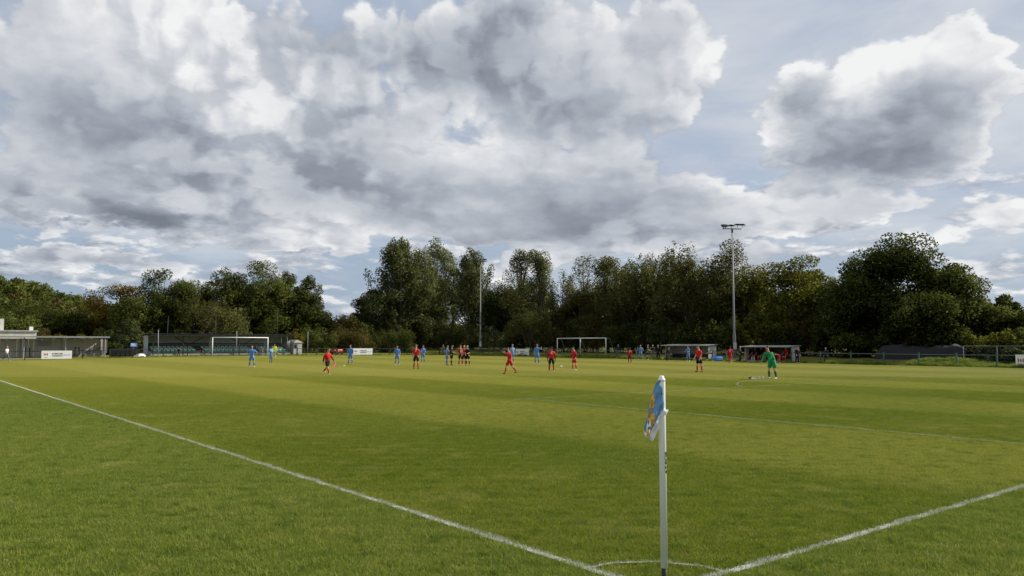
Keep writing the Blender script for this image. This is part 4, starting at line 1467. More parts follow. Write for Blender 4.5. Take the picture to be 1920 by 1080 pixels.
# ---- tall thin poles for the ball-stop nets behind the goal
for (px_, top_, vv, lean_, lab_) in ((297.5, 617, 106.2, -.03, 'short leaning pale pole at the left of the seated stand'), (312, 592, 113.0, .03, 'tall thin pole behind the left of the stand roof'), (403.5, 588, 113.0, 0, 'tall thin pole behind the left goalpost'),
                                (443.5, 620, 106.0, 0, 'thin pole seen through the goal net'), (519.5, 578, 113.0, 0, 'tall thin pole behind the right of the stand roof'), (577, 620, 108.0, 0, 'thin pole right of the white kiosk')):
    uu = u_of(px_, vv); Y_ = depth_v(px_, vv)
    h_ = px_h(HORIZON - top_, Y_) + CAM_H - pt(uu, vv)[2]
    t_ = thing('net_pole', lab_, 'pole', pt(uu, vv, -.05), 0, 'thin poles behind the far goal')
    MB().tube([(0, 0, 0), (lean_ * h_, 0, h_)], [.05, .03], 8).build('shaft', M_GREYPOST if top_ > 600 else M_RAILDARK, t_, True)
    MB().box((lean_ * h_, 0, h_), (.1, .1, .05)).build('pole_cap', M_DARK, t_)
    MB().box((0, 0, .06), (.22, .22, .12)).build('foot', M_CONC, t_)


# ---- dugouts
def dugout(px0, px1, H_, label, bay_mat, u=67.0):
    va, vb = v_of(px0, u), v_of(px1, u)
    vc, L_ = (va + vb) / 2, abs(va - vb)
    t = thing('dugout', label, 'dugout', pt(u, vc), ROT - math.pi / 2, 'team dugouts on the far touchline')
    D_ = 1.7
    MB().box((0, D_ / 2, .05), (L_, D_, .14)).build('base', M_CONC, t)
    n = 3
    w = L_ / n
    pm = MB().box((0, 0, 0), (w - .06, .05, H_ - .75)).mesh('back_panel', bay_mat)
    lm = MB().box((0, 0, 0), (w - .02, .06, .55)).mesh('kick_panel', M_BLACK)
    for k in range(n):
        link('back_panel', pm, t, (-L_ / 2 + (k + .5) * w, D_, .7 + (H_ - .75) / 2)); link('kick_panel', lm, t, (-L_ / 2 + (k + .5) * w, D_, .4))
    for s in (-1, 1): MB().box((s * (L_ / 2 - .03), D_ / 2 + .15, H_ / 2), (.06, D_ - .3, H_ - .05)).build('side_wall', M_WHITEDULL, t)
    for k in range(1, n): MB().box((-L_ / 2 + k * w, D_ - .05, H_ / 2), (.09, .09, H_ - .05)).build('back_post', M_BLACK, t)
    o = MB().box((0, 0, 0), (L_ + .3, D_ + .5, .06)).build('roof', M_ROOF, t, loc=(0, D_ / 2 - .1, H_ + .02)); o.rotation_euler = (.05, 0, 0)
    MB().box((0, -.36, H_ - .03), (L_ + .32, .05, .10)).build('fascia', M_WHITEDULL, t)
    bn = MB().box((0, D_ - .35, .48), (L_ - .3, .38, .06)).build('bench', M_BLACK, t)
    for k in range(4): MB().box((-L_ / 2 + .4 + k * (L_ - .8) / 3, D_ - .35, .26), (.07, .3, .38)).build('bench_leg', M_DARK, bn)
    return t


dugout(1244, 1325, 1.68, 'white edged dugout left of the big floodlight, nearly empty', M_CLADDARK)
dugout(1393, 1481, 1.60, 'white edged dugout right of the big floodlight, full of substitutes', M_BLACK, 66.8)


# ---- tarpaulin covers, wire fence, odds and ends on the right
def tarp_cover():
    u = 71.5
    va, vb = v_of(1640, u), v_of(1812, u)
    L_ = abs(va - vb)
    t = thing('tarpaulin_cover', 'long low dark tarpaulin cover under the big oak', 'tarpaulin', pt(u, (va + vb) / 2), ROT - math.pi / 2)
    n, m = 44, 8
    rg = np.random.default_rng(3)
    V_, F_ = [], []
    for i in range(n + 1):
        s = i / n
        top = 1.40 + .10 * math.sin(s * 9) + .07 * math.sin(s * 31) + .03 * math.sin(s * 77) - .25 * sstep(s, .78, 1.0) - .5 * sstep(s, .12, 0)
        for j in range(m + 1):
            q = j / m
            ang = math.pi * q
            y = .95 - 1.05 * math.cos(ang) + .06 * math.sin(s * 40 + q * 6)
            z = max(.0, top * math.sin(ang) ** .45 + .05 * math.sin(s * 55 + q * 11)) if 0 < j < m else 0.0
            V_.append((-L_ / 2 + s * L_ + .08 * math.sin(q * 9 + s * 17), y, z))
    for i in range(n):
        for j in range(m):
            a = i * (m + 1) + j
            F_.append((a, a + 1, a + m + 2, a + m + 1))
    F_.append(tuple(range(m + 1))); F_.append(tuple(range(n * (m + 1) + m, n * (m + 1) - 1, -1)))
    mesh_obj('sheet', V_, F_, M_TARP, t, smooth=True)
    MB().tube([(L_ / 2 - 1.2, .4, 1.5), (L_ / 2 + 1.1, .5, .55)], .03, 5).build('pole', M_GREYSTEEL, t)
    MB().tube([(-L_ / 2, -.12, .04), (L_ / 2, -.12, .04)], .05, 5).build('weight_bar', M_DARK, t)


tarp_cover()


def wire_fence():
    u = 69.0
    va, vb = v_of(1806, u), v_of(1806, u) - 16
    t = thing('wire_fence', 'wire mesh fence with thin posts in front of the brambles', 'fence', pt(u, va), ROT - math.pi / 2)
    n = 6
    sp = 16 / n
    for k in range(n + 1): MB().tube([(k * sp, 0, -.1), (k * sp, 0, 1.62)], .03, 6).build('post', M_GREYPOST, t)
    MB().tube([(0, 0, 1.6), (16, 0, 1.6)], .018, 5).build('top_wire', M_GREYSTEEL, t)
    mb = MB()
    for k in range(int(16 / .3)):
        mb.tube([(k * .3, 0, .05), (min(16, k * .3 + 1.5), 0, 1.55)], .0022, 3, cap=False); mb.tube([(k * .3 + .0, 0, 1.55), (min(16, k * .3 + 1.5), 0, .05)], .0022, 3, cap=False)
    mb.build('mesh_wire', M_RAIL, t)


wire_fence()


def rough_grass():
    """uncut grass along the foot of the rail and on the mound, uncountable"""
    rg = np.random.default_rng(21)
    me = grass_patch(77, .5, 260, .10, .42, .016)
    me2 = grass_patch(78, .5, 260, .06, .24, .014)
    srcs = []
    for k, m_ in enumerate((me, me2)):
        so = link('rough_grass_blades', m_); so.location = (3 + k, -40, -1.0); tag(so, 'long rough grass blades', None, None, 'stuff'); srcs.append(so)
    pts, rots, scs = [], [], []
    v = -2.0
    while v < 104:
        for _ in range(7):
            u = U_R + abs(rg.normal(0, 1.6)) - .5
            if 36 < v < 60 and u > 66: continue
            p = pt(u, v + rg.uniform(0, .5)); pts.append(p); rots.append(rg.uniform(0, 6.28)); scs.append(rg.uniform(.5, 1.1))
        v += .42
    u = 18.0
    while u < 66:
        for _ in range(4):
            p = pt(u + rg.uniform(0, .5), V_R + rg.normal(0, .35)); pts.append(p); rots.append(rg.uniform(0, 6.28)); scs.append(rg.uniform(.25, .6))
        u += .45
    scatter_object('rough_grass', pts, srcs, np.array(rots), np.array(scs), 'uncut rough grass along the foot of the rail')
    # the weedy mound behind the rail on the right
    vm = v_of(1772, 68.4)
    x, y, z = pt(68.4, vm)
    t = thing('grass_mound', 'weedy grass mound behind the rail below the tarpaulin end', 'mound', (x, y, z), ROT - math.pi / 2)
    V_, F_ = [], []
    n, m = 26, 10
    for i in range(n + 1):
        for j in range(m + 1):
            a, b = i / n * 2 - 1, j / m * 2 - 1
            r_ = max(0, 1 - a * a) * max(0, 1 - b * b)
            V_.append((a * 3.1, b * 1.5, .48 * r_ ** .7 + .06 * math.sin(i * 1.7 + j) * r_ - .03))
    for i in range(n):
        for j in range(m):
            k = i * (m + 1) + j
            F_.append((k, k + m + 1, k + m + 2, k + 1))
    mesh_obj('soil', V_, F_, M_TURF, t, smooth=True)
    mp, mr, ms = [], [], []
    R3 = Matrix.Rotation(ROT - math.pi / 2, 3, 'Z')
    for _ in range(230):
        a, b = rg.uniform(-1, 1, 2)
        r_ = max(0, 1 - a * a) * max(0, 1 - b * b)
        w_ = R3 @ Vector((a * 3.1, b * 1.5, .46 * r_ ** .7))
        mp.append((x + w_.x, y + w_.y, z + w_.z - .04)); mr.append(rg.uniform(0, 6.28)); ms.append(rg.uniform(.35, 1.0))
    scatter_object('mound_grass', mp, srcs, np.array(mr), np.array(ms), 'long dry grass on the weedy mound')


rough_grass()


# ---- things left of the seated stand
for k, px_ in enumerate((212, 221, 230, 239, 247)):
    t_ = thing('wheeled_bin', ('leftmost of the five black wheeled bins beside the terrace', 'second black wheeled bin from the terrace', 'middle one of the five black wheeled bins', 'second black wheeled bin from the white sheet', 'rightmost black wheeled bin, under the blue sign')[k], 'bin', pt(u_of(px_, 106.6), 106.6), ROT + .05 * (k - 2), 'row of black wheeled bins')
    b_ = MB(); b_.add([(-.24, -.3, .08), (.24, -.3, .08), (.24, .3, .08), (-.24, .3, .08), (-.3, -.38, 1.0), (.3, -.38, 1.0), (.3, .36, 1.0), (-.3, .36, 1.0)], [(0, 3, 2, 1), (0, 1, 5, 4), (1, 2, 6, 5), (2, 3, 7, 6), (3, 0, 4, 7), (4, 5, 6, 7)])
    b_.build('bin_body', M_BLACK, t_, bevel=.02)
    MB().box((0, 0, 1.04), (.66, .82, .07)).build('lid', M_DARK, t_, bevel=.02)
    for s in (-1, 1): MB().tube([(s * .26 - .03, .3, .1), (s * .26 + .03, .3, .1)], .1, 10).build('wheel', M_BLACK, t_)
    MB().tube([(-.25, .44, .98), (.25, .44, .98)], .02, 6).build('handle', M_BLACK, t_)

uu = u_of(251, 107.6)
t_ = thing('blue_sign', 'small blue and white sign above the bins', 'sign', pt(uu, 107.6), ROT)
MB().tube([(0, 0, 0), (0, 0, 1.4)], .03, 6).build('post', M_GREYPOST, t_)
MB().box((0, -.03, 1.5), (.85, .03, .55)).build('panel', M_BLUESIGN, t_)
MB().box((0, -.05, 1.60), (.7, .006, .12)).build('print_line', M_WHITE, t_)
MB().box((-.05, -.05, 1.42), (.55, .006, .07)).build('print_line', M_WHITE, t_)

uu = u_of(262, 106.4)
t_ = thing('white_sheet_heap', 'white sheet thrown over a low heap between the bins and the stand', 'sheet', pt(uu, 106.4), ROT)
V_, F_ = [], []
for i in range(13):
    for j in range(9):
        a, b = i / 6 - 1, j / 4 - 1
        V_.append((a * .75 + .05 * math.sin(j), b * .45, max(0, (.40 + .20 * a) * (1 - abs(a) ** 3) * (1 - b * b) ** .6 + .04 * math.sin(i * 2.2 + j * 1.3)) * (0 if i in (0, 12) or j in (0, 8) else 1)))
for i in range(12):
    for j in range(8):
        k = i * 9 + j; F_.append((k, k + 9, k + 10, k + 1))
mesh_obj('sheet', V_, F_, M_YELLOWBAG, t_, smooth=True)
MB().box((.3, -.45, .06), (.3, .18, .12)).build('weight_block', M_CONC, t_)

# ---- red machine behind the far rail
Y_ = depth_v(632, 107.5)
t_ = thing('ride_on_mower', 'red ride on grass machine parked behind the far rail', 'mower', pt(u_of(632, 107.5), 107.5), ROT + .3)
MB().box((.35, 0, .55), (1.05, .75, .42)).box((.62, 0, .70), (.45, .6, .16)).build('bonnet', M_RED, t_, bevel=.06)
MB().box((-.45, 0, .45), (.9, .8, .22)).box((-.7, 0, .62), (.42, .85, .16)).build('body', M_RED, t_, bevel=.04)
MB().box((-.5, 0, .78), (.42, .46, .1)).box((-.72, 0, 1.0), (.08, .46, .4)).build('seat', M_BLACK, t_, bevel=.03)
MB().tube([(-.05, 0, .7), (-.22, 0, 1.05)], .025, 6).build('steering_column', M_DARK, t_)
MB().box((-.3, .3, 1.0), (.08, .05, .34)).build('number_plate_holder', M_WHITE, t_)
for (x_, r_) in ((.6, .24), (-.6, .34)):
    for s in (-1, 1): MB().tube([(x_, s * .48 - .09, r_), (x_, s * .48 + .09, r_)], r_, 14).build('wheel', M_BLACK, t_)


# ---- things lying on the pitch
def lying(px_, py_, build, name, label, cat):
    x, y, z = foot(px_, py_)
    t = thing(name, label, cat, (x, y, z), 0)
    build(t)
    return t


def towel(t):
    V_, F_ = [], []
    for i in range(11):
        for j in range(7):
            a, b = i / 5 - 1, j / 3 - 1
            V_.append((a * .2, b * .13, .012 + max(0, .10 * (1 - abs(a + .2) ** 2) * (1 - b * b)) + .015 * math.sin(i * 1.9 + j * 2.1)))
    for i in range(10):
        for j in range(6):
            k = i * 7 + j; F_.append((k, k + 7, k + 8, k + 1))
    mesh_obj('cloth', V_, F_, M_YELLOWBAG, t, smooth=True)
    MB().tube([(-.25, -.02, .05), (-.12, 0, .075)], [.05, .06], 8).build('glove_bundle', M_BLACK, t, True)


def bottle(t):
    MB().lathe([(.036, 0), (.038, .02), (.038, .14), (.02, .18), (.018, .2)], 10).build('bottle_body', M_WHITE, t, True)
    MB().lathe([(.02, .2), (.02, .225), (.008, .235)], 8).build('cap', M_RED, t, True)


def disc(m_):
    def f(t):
        MB().lathe([(.12, 0), (.115, .012), (.06, .06), (.05, .062)], 16).build('disc_body', m_, t, True)
        MB().lathe([(.118, .001), (.128, .004), (.118, .008)], 16).build('rim', m_, t, True)
    return f


lying(1413, 711, towel, 'towel', 'white towel and black gloves lying left of the green goalkeeper', 'towel')
lying(1424, 711, bottle, 'water_bottle', 'white bottle on the grass nearer the towel', 'bottle')
lying(1431.5, 711, bottle, 'water_bottle', 'white bottle on the grass nearest the green goalkeeper', 'bottle')
lying(644.5, 686, disc(plain('cone_yellow', (.55, .50, .08), .5)), 'marker_cone', 'pale yellow marker disc on the grass left of centre', 'cone')
lying(1052, 687, disc(plain('cone_white', (.62, .62, .50), .5)), 'marker_cone', 'white marker disc beside the player wearing number four', 'cone')


# ------------------------------------------------------------------ corner flag
def corner_flag():
    x, y = uv_xy(.02, .02)
    x += .022
    z = gz(x, y)
    S = y / F_PX                          # metres per photograph pixel at the flag
    t = thing('corner_flag', 'white corner flag pole with drooping blue and white crested flag', 'flag', (x, y, z))
    H_ = CAM_H - (704 - HORIZON) * S
    M_POLE = plain('white_plastic', (.88, .89, .92), .38, var=.03, scale=5.0, spec=.5)
    r0 = .0265
    MB().lathe([(r0, .178), (r0, H_ - .045), (r0 * .98, H_ - .04)], 24).build('pole', M_POLE, t, True)
    MB().lathe([(r0 * .78, -.12), (r0 * .78, .19), (r0 * .5, .192)], 20).build('ground_spike', M_BLACK, t, True)
    MB().lathe([(r0 * 1.02, H_ - .042), (r0 * 1.04, H_ - .025), (r0 * .7, H_ - .02), (r0 * .72, H_ - .008), (r0 * .5, H_)], 20).build('cap', M_POLE, t, True)
    # lettering down the right hand side of the pole
    me = text_mesh('FORZA', .040, M_BLACK, bold=.0016, depth=.0)
    bm = bmesh.new(); bm.from_mesh(me)
    bmesh.ops.triangulate(bm, faces=bm.faces[:])
    bmesh.ops.subdivide_edges(bm, edges=bm.edges[:], cuts=1)
    zc = CAM_H - (864 - HORIZON) * S
    for v in bm.verts:
        along, across = v.co.x * 1.3, v.co.y
        ang = math.radians(-28) + across / r0 * -1.0
        v.co = ((r0 + .0012) * math.cos(ang), (r0 + .0012) * math.sin(ang), zc - along)
    bm.to_mesh(me); bm.free()
    link('lettering', me, t)
    # cloth: hoist from A to B on the pole, hanging free edge E-D
    P_ = lambda px_, py_: Vector(((px_ - 1243.5) * S * (1.12 if px_ < 1240 else 1.0), 0, CAM_H - (py_ - HORIZON) * S))
    top = [P_(1240, 711), P_(1233, 717), P_(1225, 742), P_(1218, 772), P_(1213, 797), P_(1212, 808)]      # top edge of the flag, drooped
    bot = [P_(1250, 770), P_(1246, 780), P_(1240, 793), P_(1235, 804), P_(1230, 815), P_(1225, 823)]      # bottom edge
    hoist = [P_(1240, 711), P_(1243, 730), P_(1244, 748), P_(1246, 760), P_(1250, 770)]
    free = [P_(1212, 808), P_(1213, 814), P_(1217, 819), P_(1225, 823)]

    def poly(pts, s):
        k = min(len(pts) - 2, int(s * (len(pts) - 1))); f = s * (len(pts) - 1) - k
        return pts[k].lerp(pts[k + 1], f)

    def cloth(s, q):
        """s along the fly, q down the hoist"""
        c = poly(top, s) * (1 - q) + poly(bot, s) * q + poly(hoist, q) * (1 - s) + poly(free, q) * s
        c -= (poly(top, 0) * (1 - q) + poly(bot, 0) * q) * (1 - s) + (poly(top, 1) * (1 - q) + poly(bot, 1) * q) * s
        fold = .030 * math.sin(q * 7.5 + s * 1.5) * (.35 + s * .65) + .008 * math.sin(q * 19 + s * 5) + .006 * math.sin(s * 16 - q * 4)
        return c + Vector((0, -.034 - .018 * s + fold, 0))
    n, m = 40, 36
    V_ = [cloth(i / n, j / m) for i in range(n + 1) for j in range(m + 1)]
    white = lambda s, q: q > .80 - .20 * s or (s > .90 - .05 * q)
    fb, fw = [], []
    for i in range(n):
        for j in range(m):
            k = i * (m + 1) + j
            (fw if white((i + .5) / n, (j + .5) / m) else fb).append((k, k + m + 1, k + m + 2, k + 1))
    M_BLUE = plain('flag_blue', (.15, .31, .54), .75, var=.15, scale=9.0, spec=.2)
    M_FLAGW = plain('flag_white', (.80, .81, .85), .75, var=.06, scale=9.0, spec=.2)
    fo = mesh_obj('flag', V_, fb, M_BLUE, t, smooth=True)
    wo = mesh_obj('flag_border', V_, fw, M_FLAGW, t, smooth=True)
    for o_ in (fo, wo):
        bm = bmesh.new(); bm.from_mesh(o_.data)
        bmesh.ops.delete(bm, geom=[v for v in bm.verts if not v.link_faces], context='VERTS'); bm.to_mesh(o_.data); bm.free()
        sm = o_.modifiers.new('cloth_thickness', 'SOLIDIFY'); sm.thickness = .0015
    mesh_obj('corner_fold', [P_(1246, 766) + Vector((0, -.03, 0)), P_(1254.5, 766) + Vector((0, -.035, 0)), P_(1249, 776) + Vector((0, -.045, 0)), P_(1243, 777) + Vector((0, -.04, 0)), P_(1249, 770) + Vector((0, -.052, 0))], [(0, 4, 1), (1, 4, 2), (2, 4, 3), (3, 4, 0)], M_FLAGW, t)
    MB().box((P_(1243.5, 733).x - .005, -.030, P_(0, 733).z), (.008, .006, .045)).build('eyelet_tie', plain('navy', (.01, .015, .06), .6), t)
    # crest: gold beasts and a quartered shield
    M_GOLD = plain('crest_gold', (.80, .45, .05), .6, var=.2, scale=30.0)
    M_GOLDD = plain('crest_ochre', (.52, .25, .04), .6, var=.2, scale=30.0)
    M_SILV = plain('crest_white', (.70, .72, .72), .6)
    M_GRN = plain('crest_green', (.06, .26, .16), .6)

    def patch(name, outline, mat, lift=.0035):
        # triangle fan laid on the cloth
        cs, cq = sum(p[0] for p in outline) / len(outline), sum(p[1] for p in outline) / len(outline)
        vs, fs = [], []
        rings = 4
        for r_ in range(rings + 1):
            for (a, b) in outline:
                f = r_ / rings
                p = cloth(cs + (a - cs) * f, cq + (b - cq) * f); vs.append(p + Vector((0, -lift, 0)))
        k = len(outline)
        for r_ in range(rings):
            for i in range(k):
                fs.append((r_ * k + i, r_ * k + (i + 1) % k, (r_ + 1) * k + (i + 1) % k, (r_ + 1) * k + i))
        mesh_obj(name, vs, fs, mat, fo)
    beast = [(0, -.11), (.03, -.09), (.02, -.05), (.06, -.06), (.08, -.02), (.05, .0), (.08, .03), (.06, .08), (.03, .05), (.0, .10), (-.04, .11), (-.03, .05), (-.07, .06), (-.06, .0), (-.09, -.03), (-.05, -.05), (-.04, -.10)]
    beast2 = [(a * .5 + .015, b * .45) for a, b in beast]
    for (cs, cq, sc, mir) in ((.42, .13, 1.35, 1), (.56, .46, 1.45, 1), (.84, .42, 1.5, -1), (.62, .12, 1.0, -1)):
        patch('crest_beast', [(min(.99, cs + a * sc * mir), max(.01, cq + b * 1.25 * sc)) for a, b in beast], M_GOLD)
        patch('crest_beast_ochre', [(min(.985, cs + a * sc * mir), max(.01, cq + b * 1.2 * sc)) for a, b in beast2], M_GOLDD, .005)  # smaller ochre print inside each gold beast
    patch('crest_shield', [(.60, .20), (.74, .16), (.80, .26), (.76, .40), (.66, .44), (.60, .34)], M_SILV, .006)
    patch('crest_quarter', [(.62, .22), (.69, .20), (.70, .30), (.63, .32)], M_GRN, .008)
    patch('crest_quarter', [(.71, .32), (.77, .28), (.75, .39), (.69, .42)], plain('crest_navy', (.03, .06, .2), .6), .008)
    patch('crest_ribbon', [(.78, .62), (.86, .66), (.90, .80), (.86, .82), (.82, .72)], M_SILV, .006)
    return t


corner_flag()


# ------------------------------------------------------------------ people
def skin_mat(name, col): return plain(name, col, .55, var=.08, scale=6.0, spec=.35)


SKIN = {'fair': skin_mat('skin_fair', (.50, .30, .22)), 'tan': skin_mat('skin_tan', (.36, .20, .13)), 'brown': skin_mat('skin_brown', (.14, .075, .045))}
HAIR = {'dark': plain('hair_dark', (.018, .014, .012), .7), 'brown': plain('hair_brown', (.075, .045, .025), .7), 'fair': plain('hair_fair', (.30, .20, .10), .7), 'grey': plain('hair_grey', (.42, .42, .41), .7)}
CL = {
    'blue': plain('kit_blue', (.075, .24, .62), .75, var=.10, scale=5.0, spec=.2), 'blue_pale': plain('kit_blue_pale', (.18, .36, .62), .75, var=.1, scale=5.0, spec=.2),
    'red': plain('kit_red', (.55, .018, .022), .75, var=.12, scale=5.0, spec=.2), 'black': plain('kit_black', (.010, .010, .012), .8, var=.2, scale=5.0, spec=.2),
    'navy': plain('cloth_navy', (.016, .022, .045), .8, var=.2, scale=5.0, spec=.2), 'green': plain('kit_green', (.012, .25, .085), .7, var=.12, scale=5.0, spec=.25),
    'green_dark': plain('kit_green_dark', (.008, .14, .06), .75, var=.12, scale=5.0, spec=.2), 'yellow': plain('kit_yellow', (.72, .72, .03), .7, var=.08, scale=5.0, spec=.2),
    'white': plain('cloth_white', (.72, .72, .70), .75, var=.06, scale=5.0, spec=.2), 'grey': plain('cloth_grey', (.14, .145, .155), .8, var=.15, scale=5.0, spec=.2),
    'maroon': plain('kit_maroon', (.16, .010, .016), .75, var=.12, scale=5.0, spec=.2), 'red_sock': plain('sock_red', (.50, .030, .022), .8, var=.1, scale=5.0, spec=.2),
    'blue_sock': plain('sock_blue', (.05, .16, .38), .8, var=.1, scale=5.0, spec=.2), 'pink': plain('bib_pink', (.75, .16, .22), .7, spec=.2), 'cream': plain('cloth_cream', (.62, .60, .36), .75, spec=.2),
}
M_EYE = plain('eye_dark', (.01, .008, .007), .3)
EYE_ME = MB().lathe([(.002, -.012), (.010, -.005), (.010, .005), (.002, .012)], 6).mesh('eye', M_EYE, True)


def skin_obj(name, V_, E_, rad, mat, parent, sub=1, root=0):
    me = bpy.data.meshes.new(name)
    me.from_pydata([tuple(v) for v in V_], E_, [])
    me.materials.append(mat)
    o = link(name, me, parent)
    md = o.modifiers.new('skin', 'SKIN'); md.use_smooth_shade = True; md.branch_smoothing = .4
    sk = me.skin_vertices[0].data if len(me.skin_vertices) else None
    if sk is None:
        bm = bmesh.new(); bm.from_mesh(me); bm.verts.layers.skin.verify(); bm.to_mesh(me); bm.free()
        sk = me.skin_vertices[0].data
    for i, r_ in enumerate(rad):
        sk[i].radius = r_ if hasattr(r_, '__len__') else (r_, r_)
        sk[i].use_root = (i == root)
    if sub:
        sd = o.modifiers.new('subdiv', 'SUBSURF'); sd.levels = sub; sd.render_levels = sub
    return o


def dirv(fwd, side, s):
    """unit direction from angles in degrees: 0,0 hangs straight down; fwd swings to the front (-y), side swings outwards"""
    f, d = R(fwd), R(side)
    return Vector((s * math.sin(d) * math.cos(f) if abs(fwd) < 90 else s * math.sin(d) * .5, -math.sin(f) * math.cos(d), -math.cos(f) * math.cos(d)))


POSES = {
    # lean, head tilt, (thigh fwd, thigh side, knee bend) L / R, (upper arm fwd, side, elbow fwd (absolute), elbow side) L / R
    'stand': (2, 5, (1, 5, 2), (-1, 5, 2), (2, 10, 14, 4), (-3, 10, 10, 4)),
    'relaxed': (3, 14, (6, 6, 6), (-3, 7, 3), (8, 14, 30, -6), (4, 14, 22, -6)),
    'hips': (2, 4, (0, 8, 2), (0, 8, 2), (-18, 42, 12, -52), (-18, 42, 12, -52)),
    'walk': (5, 8, (24, 3, 8), (-22, 3, 28), (-22, 8, -6, 4), (24, 8, 46, 2)),
    'walk2': (4, 6, (-20, 3, 26), (22, 3, 6), (22, 8, 40, 2), (-20, 8, -4, 4)),
    'hands_up': (6, 10, (24, 3, 12), (-20, 3, 20), (40, 18, 150, -16), (42, 18, 148, -16)),
    'one_up': (2, 2, (0, 6, 2), (0, 6, 2), (2, 10, 12, 4), (20, 62, 140, -30)),
    'talk': (3, 8, (3, 5, 3), (-3, 5, 3), (18, 8, 82, -10), (14, 8, 78, -8)),
    'lean': (32, -8, (10, 7, 14), (2, 7, 10), (18, 8, 34, -6), (22, 8, 40, -6)),
    'bend': (72, 10, (6, 8, 16), (6, 8, 18), (88, 4, 70, 0), (96, 4, 76, 0)),
    'sit': (8, 10, (84, 10, 86), (84, 10, 86), (30, 10, 60, -8), (30, 10, 60, -8)),
    'point': (4, 4, (8, 6, 4), (-6, 6, 4), (66, 16, 74, 4), (0, 12, 10, 4)),
}


def person(px_, py_, head_px, facing, pose, shirt, shorts, socks, boots, label, hair='dark', skin='fair', long_sleeve=False, trousers=False, group=None, number=None, build=1.0, at_pt=None, seat_z=None, sleeve=None, cap=None, prop=None):
    if at_pt is None:
        x, y, z = foot(px_, py_)
    else:
        x, y, z = at_pt
    Hpx = px_h(py_ - head_px, y) if at_pt is None else head_px
    pl = POSES[pose]
    lean, nod, lL, lR, aL, aR = pl
    # skeleton at 1.80 m, facing -y
    hipz = .92
    J = {}
    for s, q, n in ((-1, lL, 'L'), (1, lR, 'R')):
        hip = Vector((s * .095, 0, 0))
        d1 = dirv(q[0], q[1], s); knee = hip + d1 * .43
        d2 = dirv(q[0] - q[2], q[1] * .5, s); ank = knee + d2 * .42
        J['hip' + n], J['knee' + n], J['ank' + n] = hip, knee, ank
    low = min(J['ankL'].z, J['ankR'].z)
    lift = .085 - low
    for k in list(J): J[k] = J[k] + Vector((0, 0, lift))
    pel = Vector((0, 0, lift + .06))
    up = Vector((0, -math.sin(R(lean)), math.cos(R(lean))))
    fw = Vector((0, -math.cos(R(lean)), -math.sin(R(lean))))
    waist = pel + up * .15; chest = pel + up * .36; nb = pel + up * .50
    hd = R(lean * .55 + nod)
    hup = Vector((0, -math.sin(hd), math.cos(hd))); hfw = Vector((0, -math.cos(hd), -math.sin(hd)))
    neck = nb + hup * .07; hb = neck + hup * .07 + hfw * .012; hm = hb + hup * .09; ht = hm + hup * .085
    for s, q, n in ((-1, aL, 'L'), (1, aR, 'R')):
        sh = nb - up * .055 + Vector((s * .185, 0, 0))
        el = sh + dirv(q[0], q[1], s) * .30
        wr = el + dirv(q[2], q[3], s) * .26
        J['sh' + n], J['el' + n], J['wr' + n] = sh, el, wr
        J['hd' + n] = dirv(q[2], q[3], s)
    # total height sets the scale so that the figure fills the height it has in the photograph
    top = max(ht.z + .075, J['wrL'].z, J['wrR'].z) if pose != 'bend' else max(pel.z + .14, ht.z)
    sc = Hpx / (ht.z + .075 if pose not in ('bend',) else top)
    t = thing('person', label, 'person', (x, y, z - .004), R(facing), group)
    t.scale = (sc * build, sc * build, sc)
    if seat_z is not None: t.location.z = z + seat_z - (pel.z - .1) * sc
    # body: one continuous surface
    V_, E_, rad = [pel, waist, chest, nb, neck, hb, hm, ht], [(0, 1), (1, 2), (2, 3), (3, 4), (4, 5), (5, 6), (6, 7)], [(.135, .10), (.125, .095), (.145, .105), (.075, .065), (.052, .052), (.066, .078), (.076, .094), (.058, .070)]

    def add(p, par, r_):
        V_.append(p); rad.append(r_); E_.append((par, len(V_) - 1)); return len(V_) - 1
    add(hm + hfw * .108 - hup * .022, 6, .012)                                   # nose
    for n in 'LR':
        s = -1 if n == 'L' else 1
        a = add(J['sh' + n], 2, .055)
        b = add(J['el' + n], a, .041); c = add(J['wr' + n], b, .028)
        hd_ = J['hd' + n]
        pm = add(J['wr' + n] + hd_ * .07, c, (.034, .020))
        sd = hd_.orthogonal().normalized()
        for k, off in enumerate((-.03, -.01, .01, .03)):
            add(J['wr' + n] + hd_ * (.15 - .012 * abs(k - 1)) + sd * off, pm, .009)
        add(J['wr' + n] + hd_ * .08 + sd * .055, c, .010)
        hp = add(J['hip' + n], 0, .088)
        kn = add(J['knee' + n], add(J['hip' + n].lerp(J['knee' + n], .5), hp, .078), .056)
        an = add(J['ank' + n], add(J['knee' + n].lerp(J['ank' + n], .35), kn, .054), .037)
        add(J['ank' + n] + Vector((s * .02, -.15, -.045)), an, .033)
    skin_obj('body', V_, E_, rad, SKIN[skin], t)
    # hair, ears, eyes
    if cap:
        skin_obj('cap', [hm - hfw * .01 + hup * .045, ht + hup * .018 - hfw * .01, hm + hfw * .15 + hup * .05], [(0, 1), (0, 2)], [(.088, .104), (.066, .078), (.05, .012)], CL[cap], t)
    else:
        skin_obj('hair', [hm - hfw * .035 - hup * .03, hm - hfw * .022 + hup * .035, ht + hup * .012 - hfw * .006], [(0, 1), (1, 2)], [(.070, .070), (.084, .096), (.064, .078)], HAIR[hair], t)
    for s in (-1, 1):
        e = link('eye', EYE_ME, t, hm + hfw * .088 + Vector((s * .032, 0, 0)))
        e2 = MB().tube([hm + Vector((s * .074, 0, 0)) - hup * .03, hm + Vector((s * .092, 0, 0)) + hup * .02], [.012, .018], 6).build('ear', SKIN[skin], t, True)
